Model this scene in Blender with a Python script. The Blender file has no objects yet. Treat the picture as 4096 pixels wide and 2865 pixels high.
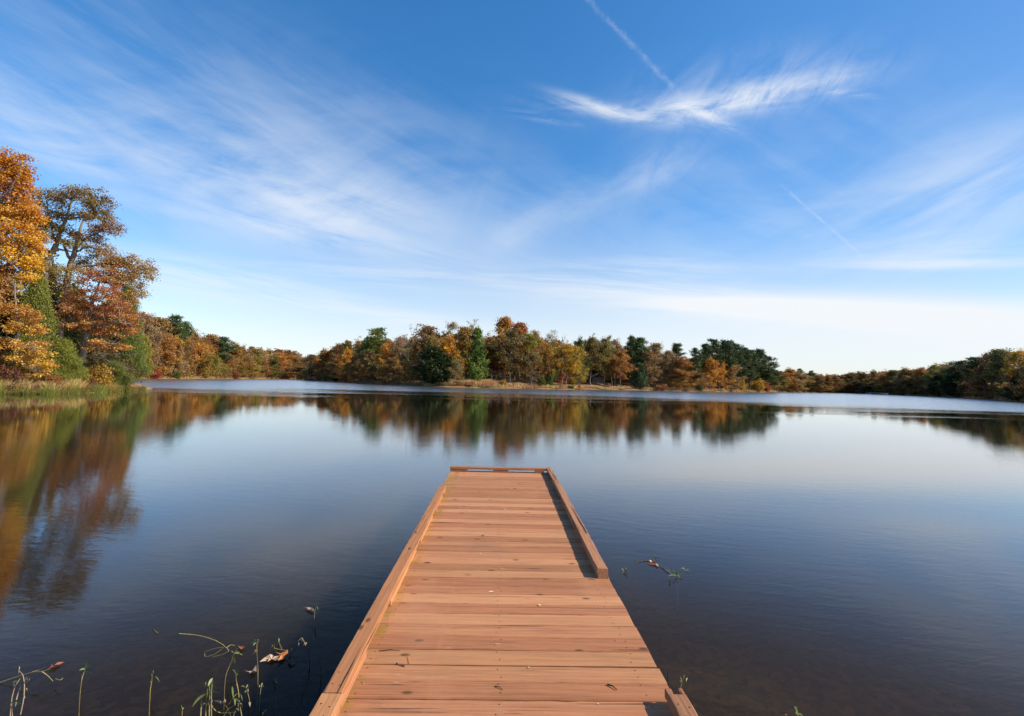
import bpy, math, random
import numpy as np
from mathutils import Vector, Matrix

S = bpy.context.scene
COL = S.collection
R = math.radians
rng = np.random.default_rng(7)

# ---------------------------------------------------------------- camera
F = 1820.0                      # focal length in pixels of a 4096 wide frame
CX, CY = 2048.0, 1432.5
EYE = np.array([0.0, 0.0, 2.02])
DECK = 0.42                     # height of the deck above the water
YAW, PITCH, ROLL = R(1.23), R(3.03), R(1.45)
fw = np.array([math.sin(YAW)*math.cos(PITCH), math.cos(YAW)*math.cos(PITCH), math.sin(PITCH)])
r0 = np.array([math.cos(YAW), -math.sin(YAW), 0.0])
u0 = np.cross(r0, fw)
rt = math.cos(ROLL)*r0 + math.sin(ROLL)*u0
up = -math.sin(ROLL)*r0 + math.cos(ROLL)*u0

def ray(px, py):
    d = F*fw + (px-CX)*rt - (py-CY)*up
    return d/np.linalg.norm(d)
def on_plane(px, py, z=0.0):
    d = ray(px, py); t = (z-EYE[2])/d[2]
    return EYE + t*d
def at_depth(px, py, depth):
    d = F*fw + (px-CX)*rt - (py-CY)*up
    return EYE + d*(depth/F)
def depth_of(p): return float(np.dot(np.asarray(p)-EYE, fw))
def project(p):
    v = np.asarray(p)-EYE; z = np.dot(v, fw)
    return CX + F*np.dot(v, rt)/z, CY - F*np.dot(v, up)/z
def horizon(px): return 1529 + .0253*(px-2048)

cam_data = bpy.data.cameras.new('camera'); cam = bpy.data.objects.new('camera', cam_data); COL.objects.link(cam)
cam_data.sensor_width = 36; cam_data.lens = 36*F/4096; cam_data.clip_start = .05; cam_data.clip_end = 6000
M = Matrix((( rt[0], up[0], -fw[0], EYE[0]), (rt[1], up[1], -fw[1], EYE[1]), (rt[2], up[2], -fw[2], EYE[2]), (0, 0, 0, 1)))
cam.matrix_world = M
S.camera = cam
S.view_settings.view_transform = 'Standard'; S.view_settings.look = 'None'
S.view_settings.exposure = 0.3; S.view_settings.gamma = 1.0
S.cycles.transparent_max_bounces = 16
S.cycles.max_bounces = 8; S.cycles.volume_bounces = 1
S.cycles.use_denoising = True

# ---------------------------------------------------------------- tags
def tag(o, label=None, cat=None, group=None, kind=None):
    if label: o['label'] = label
    if cat: o['category'] = cat
    if group: o['group'] = group
    if kind: o['kind'] = kind
    return o
def empty(name, loc, rz=0.0):
    o = bpy.data.objects.new(name, None); COL.objects.link(o)
    o.location = loc; o.rotation_euler = (0, 0, rz); o.empty_display_size = .2
    return o
def link(name, me, mat=None, parent=None):
    o = bpy.data.objects.new(name, me); COL.objects.link(o)
    if mat is not None and not me.materials: me.materials.append(mat)
    if parent is not None: o.parent = parent
    return o

# ---------------------------------------------------------------- meshes
def make_mesh(name, verts, quads, var=None, smooth=False, tris=None):
    me = bpy.data.meshes.new(name)
    verts = np.asarray(verts, dtype=np.float32).reshape(-1, 3)
    quads = np.asarray(quads, dtype=np.int32).reshape(-1, 4)
    nt = 0 if tris is None else len(tris)
    me.vertices.add(len(verts)); me.vertices.foreach_set('co', verts.ravel())
    idx = quads.ravel()
    starts = np.arange(len(quads), dtype=np.int32)*4
    if nt:
        tr = np.asarray(tris, dtype=np.int32).reshape(-1, 3)
        starts = np.concatenate([starts, len(idx)+np.arange(nt, dtype=np.int32)*3])
        idx = np.concatenate([idx, tr.ravel()])
    me.loops.add(len(idx)); me.loops.foreach_set('vertex_index', idx)
    me.polygons.add(len(quads)+nt); me.polygons.foreach_set('loop_start', starts)
    me.polygons.foreach_set('use_smooth', np.full(len(quads)+nt, smooth, dtype=bool))
    me.update(calc_edges=True)
    if var is not None:
        a = me.attributes.new('var', 'FLOAT_VECTOR', 'FACE')
        a.data.foreach_set('vector', np.asarray(var, dtype=np.float32).ravel())
    return me

class Acc:
    """collects quads of one mesh"""
    def __init__(s): s.v=[]; s.q=[]; s.a=[]; s.n=0
    def add(s, v, q, a=None):
        v=np.asarray(v, float).reshape(-1,3); q=np.asarray(q, int).reshape(-1,4)
        s.v.append(v); s.q.append(q+s.n); s.n+=len(v)
        if a is None: a=np.zeros((len(q),3))
        a=np.asarray(a, float)
        if a.ndim==1: a=np.tile(a,(len(q),1))
        s.a.append(a)
    def box(s, lo, hi, a=None):
        x0,y0,z0=lo; x1,y1,z1=hi
        v=[(x0,y0,z0),(x1,y0,z0),(x1,y1,z0),(x0,y1,z0),(x0,y0,z1),(x1,y0,z1),(x1,y1,z1),(x0,y1,z1)]
        s.add(v,[(0,3,2,1),(4,5,6,7),(0,1,5,4),(1,2,6,5),(2,3,7,6),(3,0,4,7)],a)
    def tube(s, pts, rad, k=5, a=None, cap=True):
        pts=np.asarray(pts,float); rad=np.broadcast_to(np.asarray(rad,float),(len(pts),))
        t=np.gradient(pts,axis=0); t/=np.linalg.norm(t,axis=1,keepdims=True)+1e-9
        ref=np.array([.31,.83,.12]) if abs(t[0,2])>.7 else np.array([.1,.05,1.])
        u=np.cross(t,ref); u/=np.linalg.norm(u,axis=1,keepdims=True)+1e-9
        w=np.cross(t,u)
        an=np.arange(k)*2*math.pi/k
        ring=pts[:,None,:]+rad[:,None,None]*(np.cos(an)[None,:,None]*u[:,None,:]+np.sin(an)[None,:,None]*w[:,None,:])
        n=len(pts); i,j=np.meshgrid(np.arange(n-1),np.arange(k),indexing='ij')
        q=np.stack([i*k+j,i*k+(j+1)%k,(i+1)*k+(j+1)%k,(i+1)*k+j],-1).reshape(-1,4)
        s.add(ring.reshape(-1,3),q,a)
    def mesh(s,name,smooth=False):
        return make_mesh(name,np.concatenate(s.v),np.concatenate(s.q),np.concatenate(s.a),smooth)

# ---------------------------------------------------------------- node expressions
class G:
    """tiny expression builder over a node tree"""
    def __init__(s, nt): s.nt=nt; s.n=nt.nodes; s.l=nt.links
    def new(s, t, **kw):
        n=s.n.new(t)
        for k,v in kw.items(): setattr(n,k,v)
        return n
    def put(s, sock, val):
        if isinstance(val, E): s.l.new(val.s, sock)
        elif hasattr(val,'is_output'): s.l.new(val, sock)
        else:
            try: sock.default_value=val
            except Exception: sock.default_value=(*val,1.0)
    def math(s, op, a, b=None, c=None, clamp=False):
        n=s.new('ShaderNodeMath', operation=op); n.use_clamp=clamp
        s.put(n.inputs[0],a)
        if b is not None: s.put(n.inputs[1],b)
        if c is not None: s.put(n.inputs[2],c)
        return E(s,n.outputs[0])
    def xyz(s,x,y,z=0.0):
        n=s.new('ShaderNodeCombineXYZ')
        for i,v in enumerate((x,y,z)): s.put(n.inputs[i],v)
        return n.outputs[0]
    def sep(s,v):
        n=s.new('ShaderNodeSeparateXYZ'); s.put(n.inputs[0],v); return [E(s,o) for o in n.outputs]
    def noise(s,vec,scale=1.0,detail=4.0,rough=.5,dist=0.0,lac=2.0,out='Fac'):
        n=s.new('ShaderNodeTexNoise')
        if vec is not None: s.put(n.inputs['Vector'],vec)
        s.put(n.inputs['Scale'],scale); s.put(n.inputs['Detail'],detail); s.put(n.inputs['Roughness'],rough)
        s.put(n.inputs['Distortion'],dist); s.put(n.inputs['Lacunarity'],lac)
        return E(s,n.outputs[out])
    def step(s,x,lo,hi):
        n=s.new('ShaderNodeMapRange', interpolation_type='SMOOTHSTEP')
        s.put(n.inputs[0],x); s.put(n.inputs[1],lo); s.put(n.inputs[2],hi); n.inputs[3].default_value=0; n.inputs[4].default_value=1
        return E(s,n.outputs[0])
    def mix(s,f,a,b):
        n=s.new('ShaderNodeMix', data_type='RGBA'); s.put(n.inputs[0],f); s.put(n.inputs[6],a); s.put(n.inputs[7],b)
        return n.outputs[2]
    def vmul(s,vec,k):
        n=s.new('ShaderNodeVectorMath', operation='MULTIPLY'); s.put(n.inputs[0],vec); n.inputs[1].default_value=k; return n.outputs[0]
    def vadd(s,vec,k):
        n=s.new('ShaderNodeVectorMath', operation='ADD'); s.put(n.inputs[0],vec); s.put(n.inputs[1],k); return n.outputs[0]
    def bump(s,h,strength,dist,normal=None):
        n=s.new('ShaderNodeBump'); s.put(n.inputs['Height'],h); s.put(n.inputs['Strength'],strength); s.put(n.inputs['Distance'],dist)
        if normal is not None: s.put(n.inputs['Normal'],normal)
        return n.outputs[0]
class E:
    def __init__(s,g,sock): s.g=g; s.s=sock
    def __add__(a,b): return a.g.math('ADD',a,b)
    __radd__=__add__
    def __sub__(a,b): return a.g.math('SUBTRACT',a,b)
    def __rsub__(a,b): return a.g.math('SUBTRACT',b,a)
    def __mul__(a,b): return a.g.math('MULTIPLY',a,b)
    __rmul__=__mul__
    def __truediv__(a,b): return a.g.math('DIVIDE',a,b)
    def __rtruediv__(a,b): return a.g.math('DIVIDE',b,a)
    def __pow__(a,b): return a.g.math('POWER',a,b)
    def max(a,b): return a.g.math('MAXIMUM',a,b)
    def min(a,b): return a.g.math('MINIMUM',a,b)
    def clamp(a): return a.g.math('ADD',a,0.0,clamp=True)

def material(name):
    m=bpy.data.materials.new(name); m.use_nodes=True; m.node_tree.nodes.clear()
    g=G(m.node_tree); out=g.new('ShaderNodeOutputMaterial'); return m,g,out
def bsdf(g,out,color,rough=.8,normal=None,spec=.3):
    b=g.new('ShaderNodeBsdfPrincipled'); g.put(b.inputs['Base Color'],color); g.put(b.inputs['Roughness'],rough)
    b.inputs['Specular IOR Level'].default_value=spec
    if normal is not None: g.put(b.inputs['Normal'],normal)
    g.l.new(b.outputs[0],out.inputs[0]); return b

# ---------------------------------------------------------------- light and sky
SUN_EL, SUN_AZ = R(36), R(101)      # azimuth clockwise from +Y
sd = np.array([math.sin(SUN_AZ)*math.cos(SUN_EL), math.cos(SUN_AZ)*math.cos(SUN_EL), math.sin(SUN_EL)])
sl = bpy.data.lights.new('sun','SUN'); sl.energy=5.0; sl.angle=R(.5); sl.color=(1,.93,.82)
so = bpy.data.objects.new('sun', sl); COL.objects.link(so)
so.rotation_euler = Vector(sd).to_track_quat('Z','Y').to_euler()

def Q(x,y):
    """direction in the sky of a point, as (x/y, z/y)"""
    d=ray(x*1.784,y*1.784); return d[0]/d[1], d[2]/d[1]
w = bpy.data.worlds.new('World'); S.world=w; w.use_nodes=True; w.node_tree.nodes.clear()
g=G(w.node_tree)
tc=g.new('ShaderNodeTexCoord')
sky=g.new('ShaderNodeTexSky', sky_type='NISHITA'); sky.sun_disc=False
sky.sun_elevation=SUN_EL; sky.sun_rotation=SUN_AZ; sky.altitude=150; sky.air_density=1.0; sky.dust_density=.6; sky.ozone_density=2.2
x,y,z=g.sep(tc.outputs['Generated'])
ys=y.max(.05)
qa=x/ys; qe=z/ys
front=g.step(y,.05,.25)
zz=z.max(0.0)+.05
px_=x/zz; py_=y/zz
def gauss(cx,cy,sx,sy,rot=0.0):
    """soft ellipse round a point of the sky; cx,cy in picture units of the reference turned into direction"""
    a,e=Q(cx,cy); c,s_=math.cos(R(rot)),math.sin(R(rot)); k=1.784/F
    dx=qa-a; dy=qe-e
    u=(dx*c+dy*s_)*(1/(sx*k)); v=(dy*c-dx*s_)*(1/(sy*k))
    return g.math('EXPONENT',(u*u+v*v)*-1.0)*front
def streak(ang,across,along,scale,detail=9,rough=.62,dist=.5,off=(0,0,0)):
    c,s_=math.cos(R(ang)),math.sin(R(ang))
    u=px_*c-py_*s_; v=px_*s_+py_*c
    return g.noise(g.vadd(g.xyz(u*across,v*along,0.0),off),scale,detail,rough,dist)
def fan(ang,across,along,scale,detail=9,rough=.6,dist=.3,off=(0,0,0)):
    """streaks in the angular frame (x/y, z/y) turned by ang"""
    c,s_=math.cos(R(ang)),math.sin(R(ang))
    u=qa*c+qe*s_; v=qe*c-qa*s_
    return g.noise(g.vadd(g.xyz(u*along,v*across,0.0),off),scale,detail,rough,dist)
big=g.noise(g.xyz(px_*.5,py_*.5,3.7),1.0,3,.5)
clouds=[]
# high veil fanning over the left half
n1=fan(-22,7,1.3,1.0,7,.6,.5); n1b=fan(-13,16,2.2,1.0,7,.62,.6,(4,2,0)); n1c=fan(-30,10,1.2,1.0,7,.6,.4,(9,1,0))
soft=g.noise(g.xyz(qa*2.2,qe*4.5,.7),1.0,6,.6,.8)
clouds.append((gauss(580,400,450,125,-17)*g.step(n1*.35+n1b*.25+soft*.4,.34,.66)+gauss(690,480,270,75,-10)*g.step(n1b*.5+soft*.5,.32,.64)*.6)*.52)
clouds.append(gauss(100,250,330,130,-24)*g.step(n1*.5+n1c*.5,.36,.68)*.42)
clouds.append(gauss(420,170,520,140,-30)*g.step(n1c,.34,.72)*.20)
clouds.append(gauss(120,330,260,50,-12)*g.step(n1b,.25,.65)*.34)
clouds.append(gauss(800,545,150,18,-6)*g.step(n1b,.30,.66)*.32+gauss(560,500,330,20,-9)*g.step(n1b,.34,.66)*.32)
# bright cirrus plume on the right
nc=fan(8,22,5,1.0,8,.68,.9,(2,5,0)); nf=fan(52,16,5,1.0,8,.66,.6,(3,1,0)); nd=fan(-12,20,5,1.0,7,.66,.6,(5,1,0))
clouds.append((gauss(1700,215,215,36,13)*g.step(nf*.55+nc*.45,.30,.62)*.85+gauss(1800,190,150,22,17)*g.step(nf,.32,.6)*.35
     +gauss(1385,254,160,18,-6)*g.step(nd*.5+nc*.5,.34,.64)*.78+gauss(1330,232,90,12,-14)*g.step(nd,.36,.6)*.6
     +gauss(1590,262,70,16,-20)*g.step(nd,.34,.6)*.7+gauss(1560,235,130,26,4)*g.step(nc,.30,.6)*.6+gauss(1900,208,60,8,-4)*g.step(nc,.36,.6)*.5+gauss(1210,262,80,10,-10)*g.step(nd,.40,.64)*.45)*.70)
clouds.append(gauss(1700,180,270,70,12)*g.step(nf,.34,.75)*.24)
# arcs in the middle
n2=fan(25,12,2.2,1.0,7,.6,.6,(5,5,0)); n2b=fan(36,12,3,1.0,7,.6,.6,(2,9,0))
clouds.append(gauss(1340,440,220,40,27)*g.step(n2*.4+soft*.6,.32,.68)*.27)
clouds.append(gauss(1180,510,90,36,30)*g.step(n2b*.4+soft*.6,.36,.7)*.24)
clouds.append(gauss(1480,380,100,50,25)*g.step(nf,.3,.7)*.20+gauss(1090,440,60,130,8)*g.step(fan(70,12,2,1.0,6,.6,.5),.4,.75)*.14)
# faint streaks on the right
n3=fan(27,9,1.3,1.0,7,.58,.4,(7,3,0)); n3b=fan(14,11,1.6,1.0,7,.6,.4,(3,3,0))
clouds.append((gauss(2200,420,330,150,24)*g.step(n3,.30,.72)*.44)+gauss(1960,520,330,110,14)*g.step(n3b,.34,.75)*.28)
# low bands towards the horizon
n4=fan(-3,34,2.6,1.0,7,.62,.7,(1,2,0)); n5=fan(1,26,1.8,1.0,7,.58,.5,(6,2,0)); n6=fan(-11,28,2.2,1.0,7,.6,.5,(3,8,0))
clouds.append(gauss(1480,650,260,20,0)*g.step(n4,.36,.62)*.55+gauss(1450,600,240,26,3)*g.step(n4,.36,.7)*.42)
clouds.append(gauss(2100,592,300,15,3)*g.step(n5,.28,.6)*.55+gauss(2150,560,300,30,4)*g.step(n5,.3,.7)*.25)
clouds.append(gauss(2010,700,560,40,0)*g.step(n5,.05,.48)*.88+gauss(1680,690,380,30,-2)*g.step(n5,.15,.56)*.7+gauss(2250,760,760,60,1)*.72)
clouds.append(gauss(620,655,330,34,-11)*g.step(n6,.30,.64)*.58)
clouds.append(gauss(860,705,260,16,-6)*g.step(n4,.34,.62)*.55)
clouds.append(gauss(420,640,200,40,-9)*g.step(n6,.25,.65)*.4+gauss(1020,625,420,26,-2)*g.step(n4,.36,.66)*.42)
clouds.append(gauss(1150,800,2600,95,1.3)*.62+gauss(1150,640,2600,120,1.3)*.16)
clouds.append((gauss(800,460,190,60,-12)*g.step(n1b*.5+soft*.5,.36,.6)*.9+gauss(900,330,500,160,-20)+gauss(1750,420,420,200,20)+gauss(300,480,420,60,-8))*g.step(soft*.6+n1c*.4,.36,.66)*.17)
# vapour trails
def trail(x0,y0,x1,y1,wd,op,br):
    a0,e0=Q(x0,y0); a1,e1=Q(x1,y1); L=math.hypot(a1-a0,e1-e0); tx,ty=(a1-a0)/L,(e1-e0)/L; k=1.784/F
    dx=qa-a0; dy=qe-e0; s_=(dx*tx+dy*ty)/L; wob=(g.noise(g.xyz(qa,qe,0.0),60,3,.6)-.5)*(wd*2.2*k)
    d=(dy*tx-dx*ty+wob)*(1/(wd*k))
    m=g.math('EXPONENT',d*d*-1.0)*g.step(s_,0,.25)*g.step(1.0-s_,0,.06)
    return m*g.step(g.noise(g.xyz(qa,qe,2.0),br,5,.65),.25,.75)*front*op
clouds.append(trail(1270,-50,1535,222,7.0,.19,40)); clouds.append(trail(1735,400,1942,582,3.4,.22,40)); clouds.append(trail(375,602,680,650,1.6,.3,10))
# what lies outside the picture: loose cirrus
clouds.append((1.0-front)*g.step(streak(20,2.0,.5,1.0,6),.5,.8)*.2)
tot=clouds[0]*-1.0+1.0
for c in clouds[1:]: tot=tot*(1.0-c.clamp())
cov=(1.0-tot).clamp()
hs=g.new('ShaderNodeHueSaturation'); g.l.new(sky.outputs[0],hs.inputs['Color']); SKY_SAT=hs.inputs['Saturation']; g.put(SKY_SAT,1.04+g.step(qe,.03,.42)*.30); g.put(hs.inputs['Value'],(.92+g.step(qe,.0,.40)*.23)*(1.0-g.step(z,.66,.95)*.5)*(1.0-g.step(x,.30,.80)*.22))
CLOUD=(4.9,5.1,5.35,1)
cmix=g.mix(cov,hs.outputs[0],CLOUD)
bg=g.new('ShaderNodeBackground'); g.put(bg.inputs[0],cmix); bg.inputs[1].default_value=.15
w.cycles.sampling_method='MANUAL'; w.cycles.sample_map_resolution=256
wo=g.new('ShaderNodeOutputWorld'); g.l.new(bg.outputs[0],wo.inputs[0])
# ---------------------------------------------------------------- lake outline and terrain
def P2(px,py): p=on_plane(px,py); return (p[0],p[1])
shore_px=[(-300,1588),(0,1577),(200,1577),(400,1570),(520,1563),(590,1559),(585,1551),(540,1543),(470,1536),(420,1528),(430,1519),(517,1515),(720,1516),(900,1516),
 (1050,1516),(1180,1517),(1212,1519.5),(1228,1522.5),(1260,1523),(1430,1532),(1550,1539),(1700,1546),(1800,1549),(2000,1553),(2150,1556),(2322,1559),(2340,1557.5),(2400,1559),
 (2600,1562.5),(2800,1567),(2950,1568.5),(3090,1569.5),(3119,1569),(3200,1570),(3400,1573.5),(3450,1575.5),(3500,1577.5),(3600,1581),(3700,1585),(3850,1592),(4000,1600.5),(4096,1607),(4300,1620)]
SHORE=np.array([P2(*p) for p in shore_px]+[(118,40),(80,-12),(22,-8),(5,-3.6),(0,-3.2),(-5,-3.6),(-20,-8),(-50,2),(-60,20)])
def sdist(x,y):
    """distance to the shoreline, negative in the lake"""
    x=np.asarray(x,float).ravel(); y=np.asarray(y,float).ravel()
    d=np.full(len(x),1e9); ins=np.zeros(len(x),bool); n=len(SHORE)
    for i in range(n):
        a=SHORE[i]; b=SHORE[(i+1)%n]; e=b-a
        t=np.clip(((x-a[0])*e[0]+(y-a[1])*e[1])/(e@e),0,1)
        d=np.minimum(d,np.hypot(x-a[0]-t*e[0],y-a[1]-t*e[1]))
        c=((a[1]>y)!=(b[1]>y))
        with np.errstate(divide='ignore',invalid='ignore'):
            xi=(b[0]-a[0])*(y-a[1])/(b[1]-a[1])+a[0]
        ins^=(c&(x<xi))
    return np.where(ins,-d,d)
def lump(x,y): return (np.sin(x*.37+1.1)*np.cos(y*.31)+.6*np.sin(x*.83-y*.57)+.35*np.sin(x*1.7+y*1.9))/1.9
def ground_z(x,y):
    s=sdist(x,y); x=np.asarray(x,float).ravel(); y=np.asarray(y,float).ravel()
    s=s+lump(x*.5,y*.5)*np.clip(np.hypot(x,y)/60,0,1)*.9
    land=.30*(1-np.exp(-s/.8))+6.2*(1-np.exp(-s/30))+np.clip(.045*(s-22),0,12)+.12*lump(x,y)*np.clip(s/3,0,1)
    bed=np.maximum(-2.2,.085*s-.05)+.03*lump(x*3,y*3)*np.clip(-s/2,0,1)
    return np.where(s>0,land,bed)
def gz(x,y): return float(ground_z([x],[y])[0])
rr=np.concatenate([[0.0],np.geomspace(.8,2600,230)]); na=900
aa=np.arange(na)*2*math.pi/na
gx=(rr[1:,None]*np.sin(aa)[None]).ravel(); gy=(rr[1:,None]*np.cos(aa)[None]).ravel()
gv=np.stack([gx,gy,ground_z(gx,gy)],1); gv=np.vstack([gv,[[0,0,gz(0,0)]]])
i,j=np.meshgrid(np.arange(len(rr)-2),np.arange(na),indexing='ij')
gq=np.stack([i*na+j,(i+1)*na+j,(i+1)*na+(j+1)%na,i*na+(j+1)%na],-1).reshape(-1,4)
gt=np.stack([np.full(na,len(gv)-1),np.arange(na),(np.arange(na)+1)%na],-1)
m,g,out=material('leaf litter')
geo=g.new('ShaderNodeNewGeometry'); pos=geo.outputs['Position']
a=g.noise(pos,.6,6,.65); b=g.noise(pos,5,5,.7); c=g.noise(pos,28,4,.7)
col=g.mix(g.step(a,.35,.65),(.22,.115,.055),(.40,.24,.125)); col=g.mix(g.step(b,.45,.7),col,(.28,.16,.07)); col=g.mix(g.step(c,.5,.72)*.7,col,(.46,.26,.11))
zs=g.sep(pos)[2]; bedm=g.step(zs*-1.0,-.02,.05)
v=g.new('ShaderNodeTexVoronoi'); g.put(v.inputs['Vector'],pos); v.inputs['Scale'].default_value=14
gcol=g.mix(g.step(E(g,v.outputs['Color']),.2,.9),(.10,.05,.018),(.50,.24,.075)); col=g.mix(bedm,col,gcol)
bsdf(g,out,col,.95,g.bump(b*.6+c*.4,.8,.15),.1)
ground=link('ground',make_mesh('ground',gv,gq,None,True,gt),m); tag(ground,'brown leaf strewn banks and bed of the lake','ground',None,'structure')

# ---------------------------------------------------------------- water
m,g,out=material('lake water')
geo=g.new('ShaderNodeNewGeometry'); pos=geo.outputs['Position']; X,Y,Z=g.sep(pos)
dist=g.math('SQRT',X*X+Y*Y)
patch=g.noise(g.vmul(pos,(.014,.075,0)),1,5,.62)
far=g.step(dist+(patch-.5)*95,48,92)          # breeze ruffles the far water
mid=g.noise(g.vmul(pos,(.10,.22,0)),1,2,.5)
def rot(v,a):
    c,s_=math.cos(R(a)),math.sin(R(a)); return g.xyz(X*c-Y*s_,X*s_+Y*c,0.0)
r1=g.noise(g.vmul(rot(pos,14),(1.9,7,1)),1.0,3,.5,.2)
r2=g.noise(g.vmul(rot(pos,-12),(5,19,1)),1.0,3,.55,.2)
r3=g.noise(g.vmul(rot(pos,5),(.35,.9,1)),1.0,2,.5,.2)
near=g.step(dist*-1.0,-45,-6)
h=r1*(.0004+near*.0016)*(.15+mid*1.35)+r2*(.0004+near*.0008)*(.15+mid*1.35)+r3*.0008+far*(g.noise(g.vmul(pos,(2.2,4.5,1)),1.0,3,.6)*.05)
nrm=g.bump(h,1.0,1.0)
gl=g.new('ShaderNodeBsdfGlossy'); g.put(gl.inputs['Color'],(.93,.95,.97)); g.put(gl.inputs['Roughness'],.002+far*.20); g.put(gl.inputs['Normal'],nrm)
trn=g.new('ShaderNodeBsdfTransparent')
dt=g.new('ShaderNodeVectorMath',operation='DOT_PRODUCT'); g.put(dt.inputs[0],nrm); g.put(dt.inputs[1],geo.outputs['Incoming'])
cs=g.math('ABSOLUTE',E(g,dt.outputs['Value'])).min(1.0)
gg=g.math('SQRT',cs*cs+.7689)
Rs=((gg-cs)/(gg+cs))**2.0
Rp_=(cs*1.7689-gg)/(cs*1.7689+gg); Rp=Rp_*Rp_
fr=(Rs*.22+Rp*.78+g.step(cs*-1.0,-.46,-.12)*.24).min(1.0)          # light of the sky at a right angle to the sun is polarised
mx=g.new('ShaderNodeMixShader'); g.put(mx.inputs[0],fr); g.l.new(trn.outputs[0],mx.inputs[1]); g.l.new(gl.outputs[0],mx.inputs[2])
g.l.new(mx.outputs[0],out.inputs[0])
vol=g.new('ShaderNodeVolumePrincipled'); vol.inputs['Color'].default_value=(.105,.070,.038,1); vol.inputs['Density'].default_value=1.4; vol.inputs['Anisotropy'].default_value=.2
g.l.new(vol.outputs[0],out.inputs['Volume'])
wb=Acc(); wb.box((-900,-80,-5),(900,1100,0))
water=link('lake',wb.mesh('lake'),m); tag(water,'dark calm lake water reflecting the sky and trees','water',None,'structure')

# ---------------------------------------------------------------- dock
def wood(name,axis,base,dark,light,crack,moss=False):
    m,g,out=material(name)
    tcn=g.new('ShaderNodeTexCoord'); o=tcn.outputs['Object']
    at=g.new('ShaderNodeAttribute'); at.attribute_name='var'; va,vb,vc=g.sep(at.outputs['Vector'])
    sc=lambda along,across:(along,across,across) if axis=='x' else (across,along,across)
    off=g.xyz(va*37.0,vb*53.0,va*19.0)
    p=g.vadd(o,off)
    n1=g.noise(g.vmul(p,sc(.9,34)),1,5,.6,.5); n2=g.noise(g.vmul(p,sc(2.5,90)),1,4,.65,.5); n3=g.noise(p,2.6,4,.6)
    n4=g.noise(g.vmul(p,sc(.6,58)),1,4,.55,.6)
    wv=g.noise(g.vmul(p,sc(.8,9)),1,2,.5,2.2); rings=g.math('PINGPONG',wv*26.0,1.0)
    vo=g.new('ShaderNodeTexVoronoi', voronoi_dimensions='2D'); g.put(vo.inputs['Vector'],g.vmul(p,sc(2.2,4.6))); vo.inputs['Scale'].default_value=1.0; vo.inputs['Randomness'].default_value=1
    knot=g.step(E(g,vo.outputs['Distance'])*-1.0,-.085,-.035)*g.step(g.sep(vo.outputs['Color'])[0],.60,.63)
    col=g.mix(g.step(n3*.6+va*.4,.25,.8),base,light)
    col=g.mix(g.step(n1,.50,.72)*.42,col,dark)
    col=g.mix(g.step(n2,.5,.66)*.5,col,dark)
    n5=g.noise(g.vmul(p,sc(1.6,46)),1,4,.6,.4); col=g.mix(g.step(n5,.44,.58)*.24,col,dark); col=g.mix(g.step(n5*-1.0,-.44,-.32)*.24,col,light)
    col=g.mix(rings*g.step(n3,.42,.58)*.2,col,dark)
    col=g.mix((vb-.45).max(0.0)*.55,col,dark); col=g.mix((va-.55).max(0.0)*.9,col,light)
    hv=g.new('ShaderNodeHueSaturation'); g.put(hv.inputs['Color'],col); g.put(hv.inputs['Value'],.90+va*.19); g.put(hv.inputs['Hue'],.497+vb*.007); col=hv.outputs[0]
    crk=g.step(n4,crack,crack+.02)*g.step(g.noise(g.vmul(p,sc(.9,6)),1,2,.5),.48,.56)
    col=g.mix(crk*.92,col,(.025,.012,.007))
    col=g.mix(knot*.85,col,(.09,.038,.016))
    scuff=g.step(g.noise(g.vmul(p,sc(6,34)),1,5,.75,.6),.62,.70)*g.step(g.noise(p,1.9,2,.5),.46,.62)
    col=g.mix(scuff*.6,col,(.70,.46,.27))
    if moss:
        ox,oy,oz=g.sep(o)
        mk=g.step(ox*-1.0,.655,.735)*g.step(g.noise(o,9,5,.7),.42,.60)*.8
        col=g.mix(mk,col,(.30,.17,.02))
        st=g.step(g.noise(g.vmul(o,(1.0,.5,1)),1.6,4,.6),.52,.74)*.34
        col=g.mix(st,col,(.52,.24,.115))
        line=g.step(g.math('ABSOLUTE',ox+.33+(g.noise(o,3,2,.5)-.5)*.05)*-1.0,-.016,-.006)*g.step(oy*-1.0,-5.2,-3.0)*.22
        col=g.mix(line,col,(.50,.20,.07))
        dirt=g.step(g.noise(o,1.1,5,.7),.56,.75)*.35
        col=g.mix(dirt,col,(.20,.12,.08))
    b=bsdf(g,out,col,.72,g.bump(n1*.5+n2*.35+rings*.08-crk*1.6-knot*.3,.55,.006),.25)
    return m
WD=wood('reddish deck boards','x',(.460,.183,.077),(.22,.083,.036),(.56,.255,.117),.63,True)
WL=wood('reddish rail','y',(.475,.197,.078),(.24,.093,.036),(.55,.26,.11),.63)
WR=wood('weathered brown rail','y',(.29,.122,.054),(.11,.045,.02),(.40,.185,.088),.54)
WE=wood('end rail','x',(.42,.17,.07),(.18,.08,.03),(.50,.23,.11),.62)
XL,XR,YE,Y0=-.850,.930,8.27,-2.6
xle=lambda y:-.836-.0036*y
xre=lambda y:.945-.0030*y
dock=empty('dock',(0,0,0)); tag(dock,'reddish brown plank dock with low edge rails running out over the lake','dock')
rd=random.Random(5)
deck=Acc(); y=Y0; pitch=.1425; k=0
nl=Acc()
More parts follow.
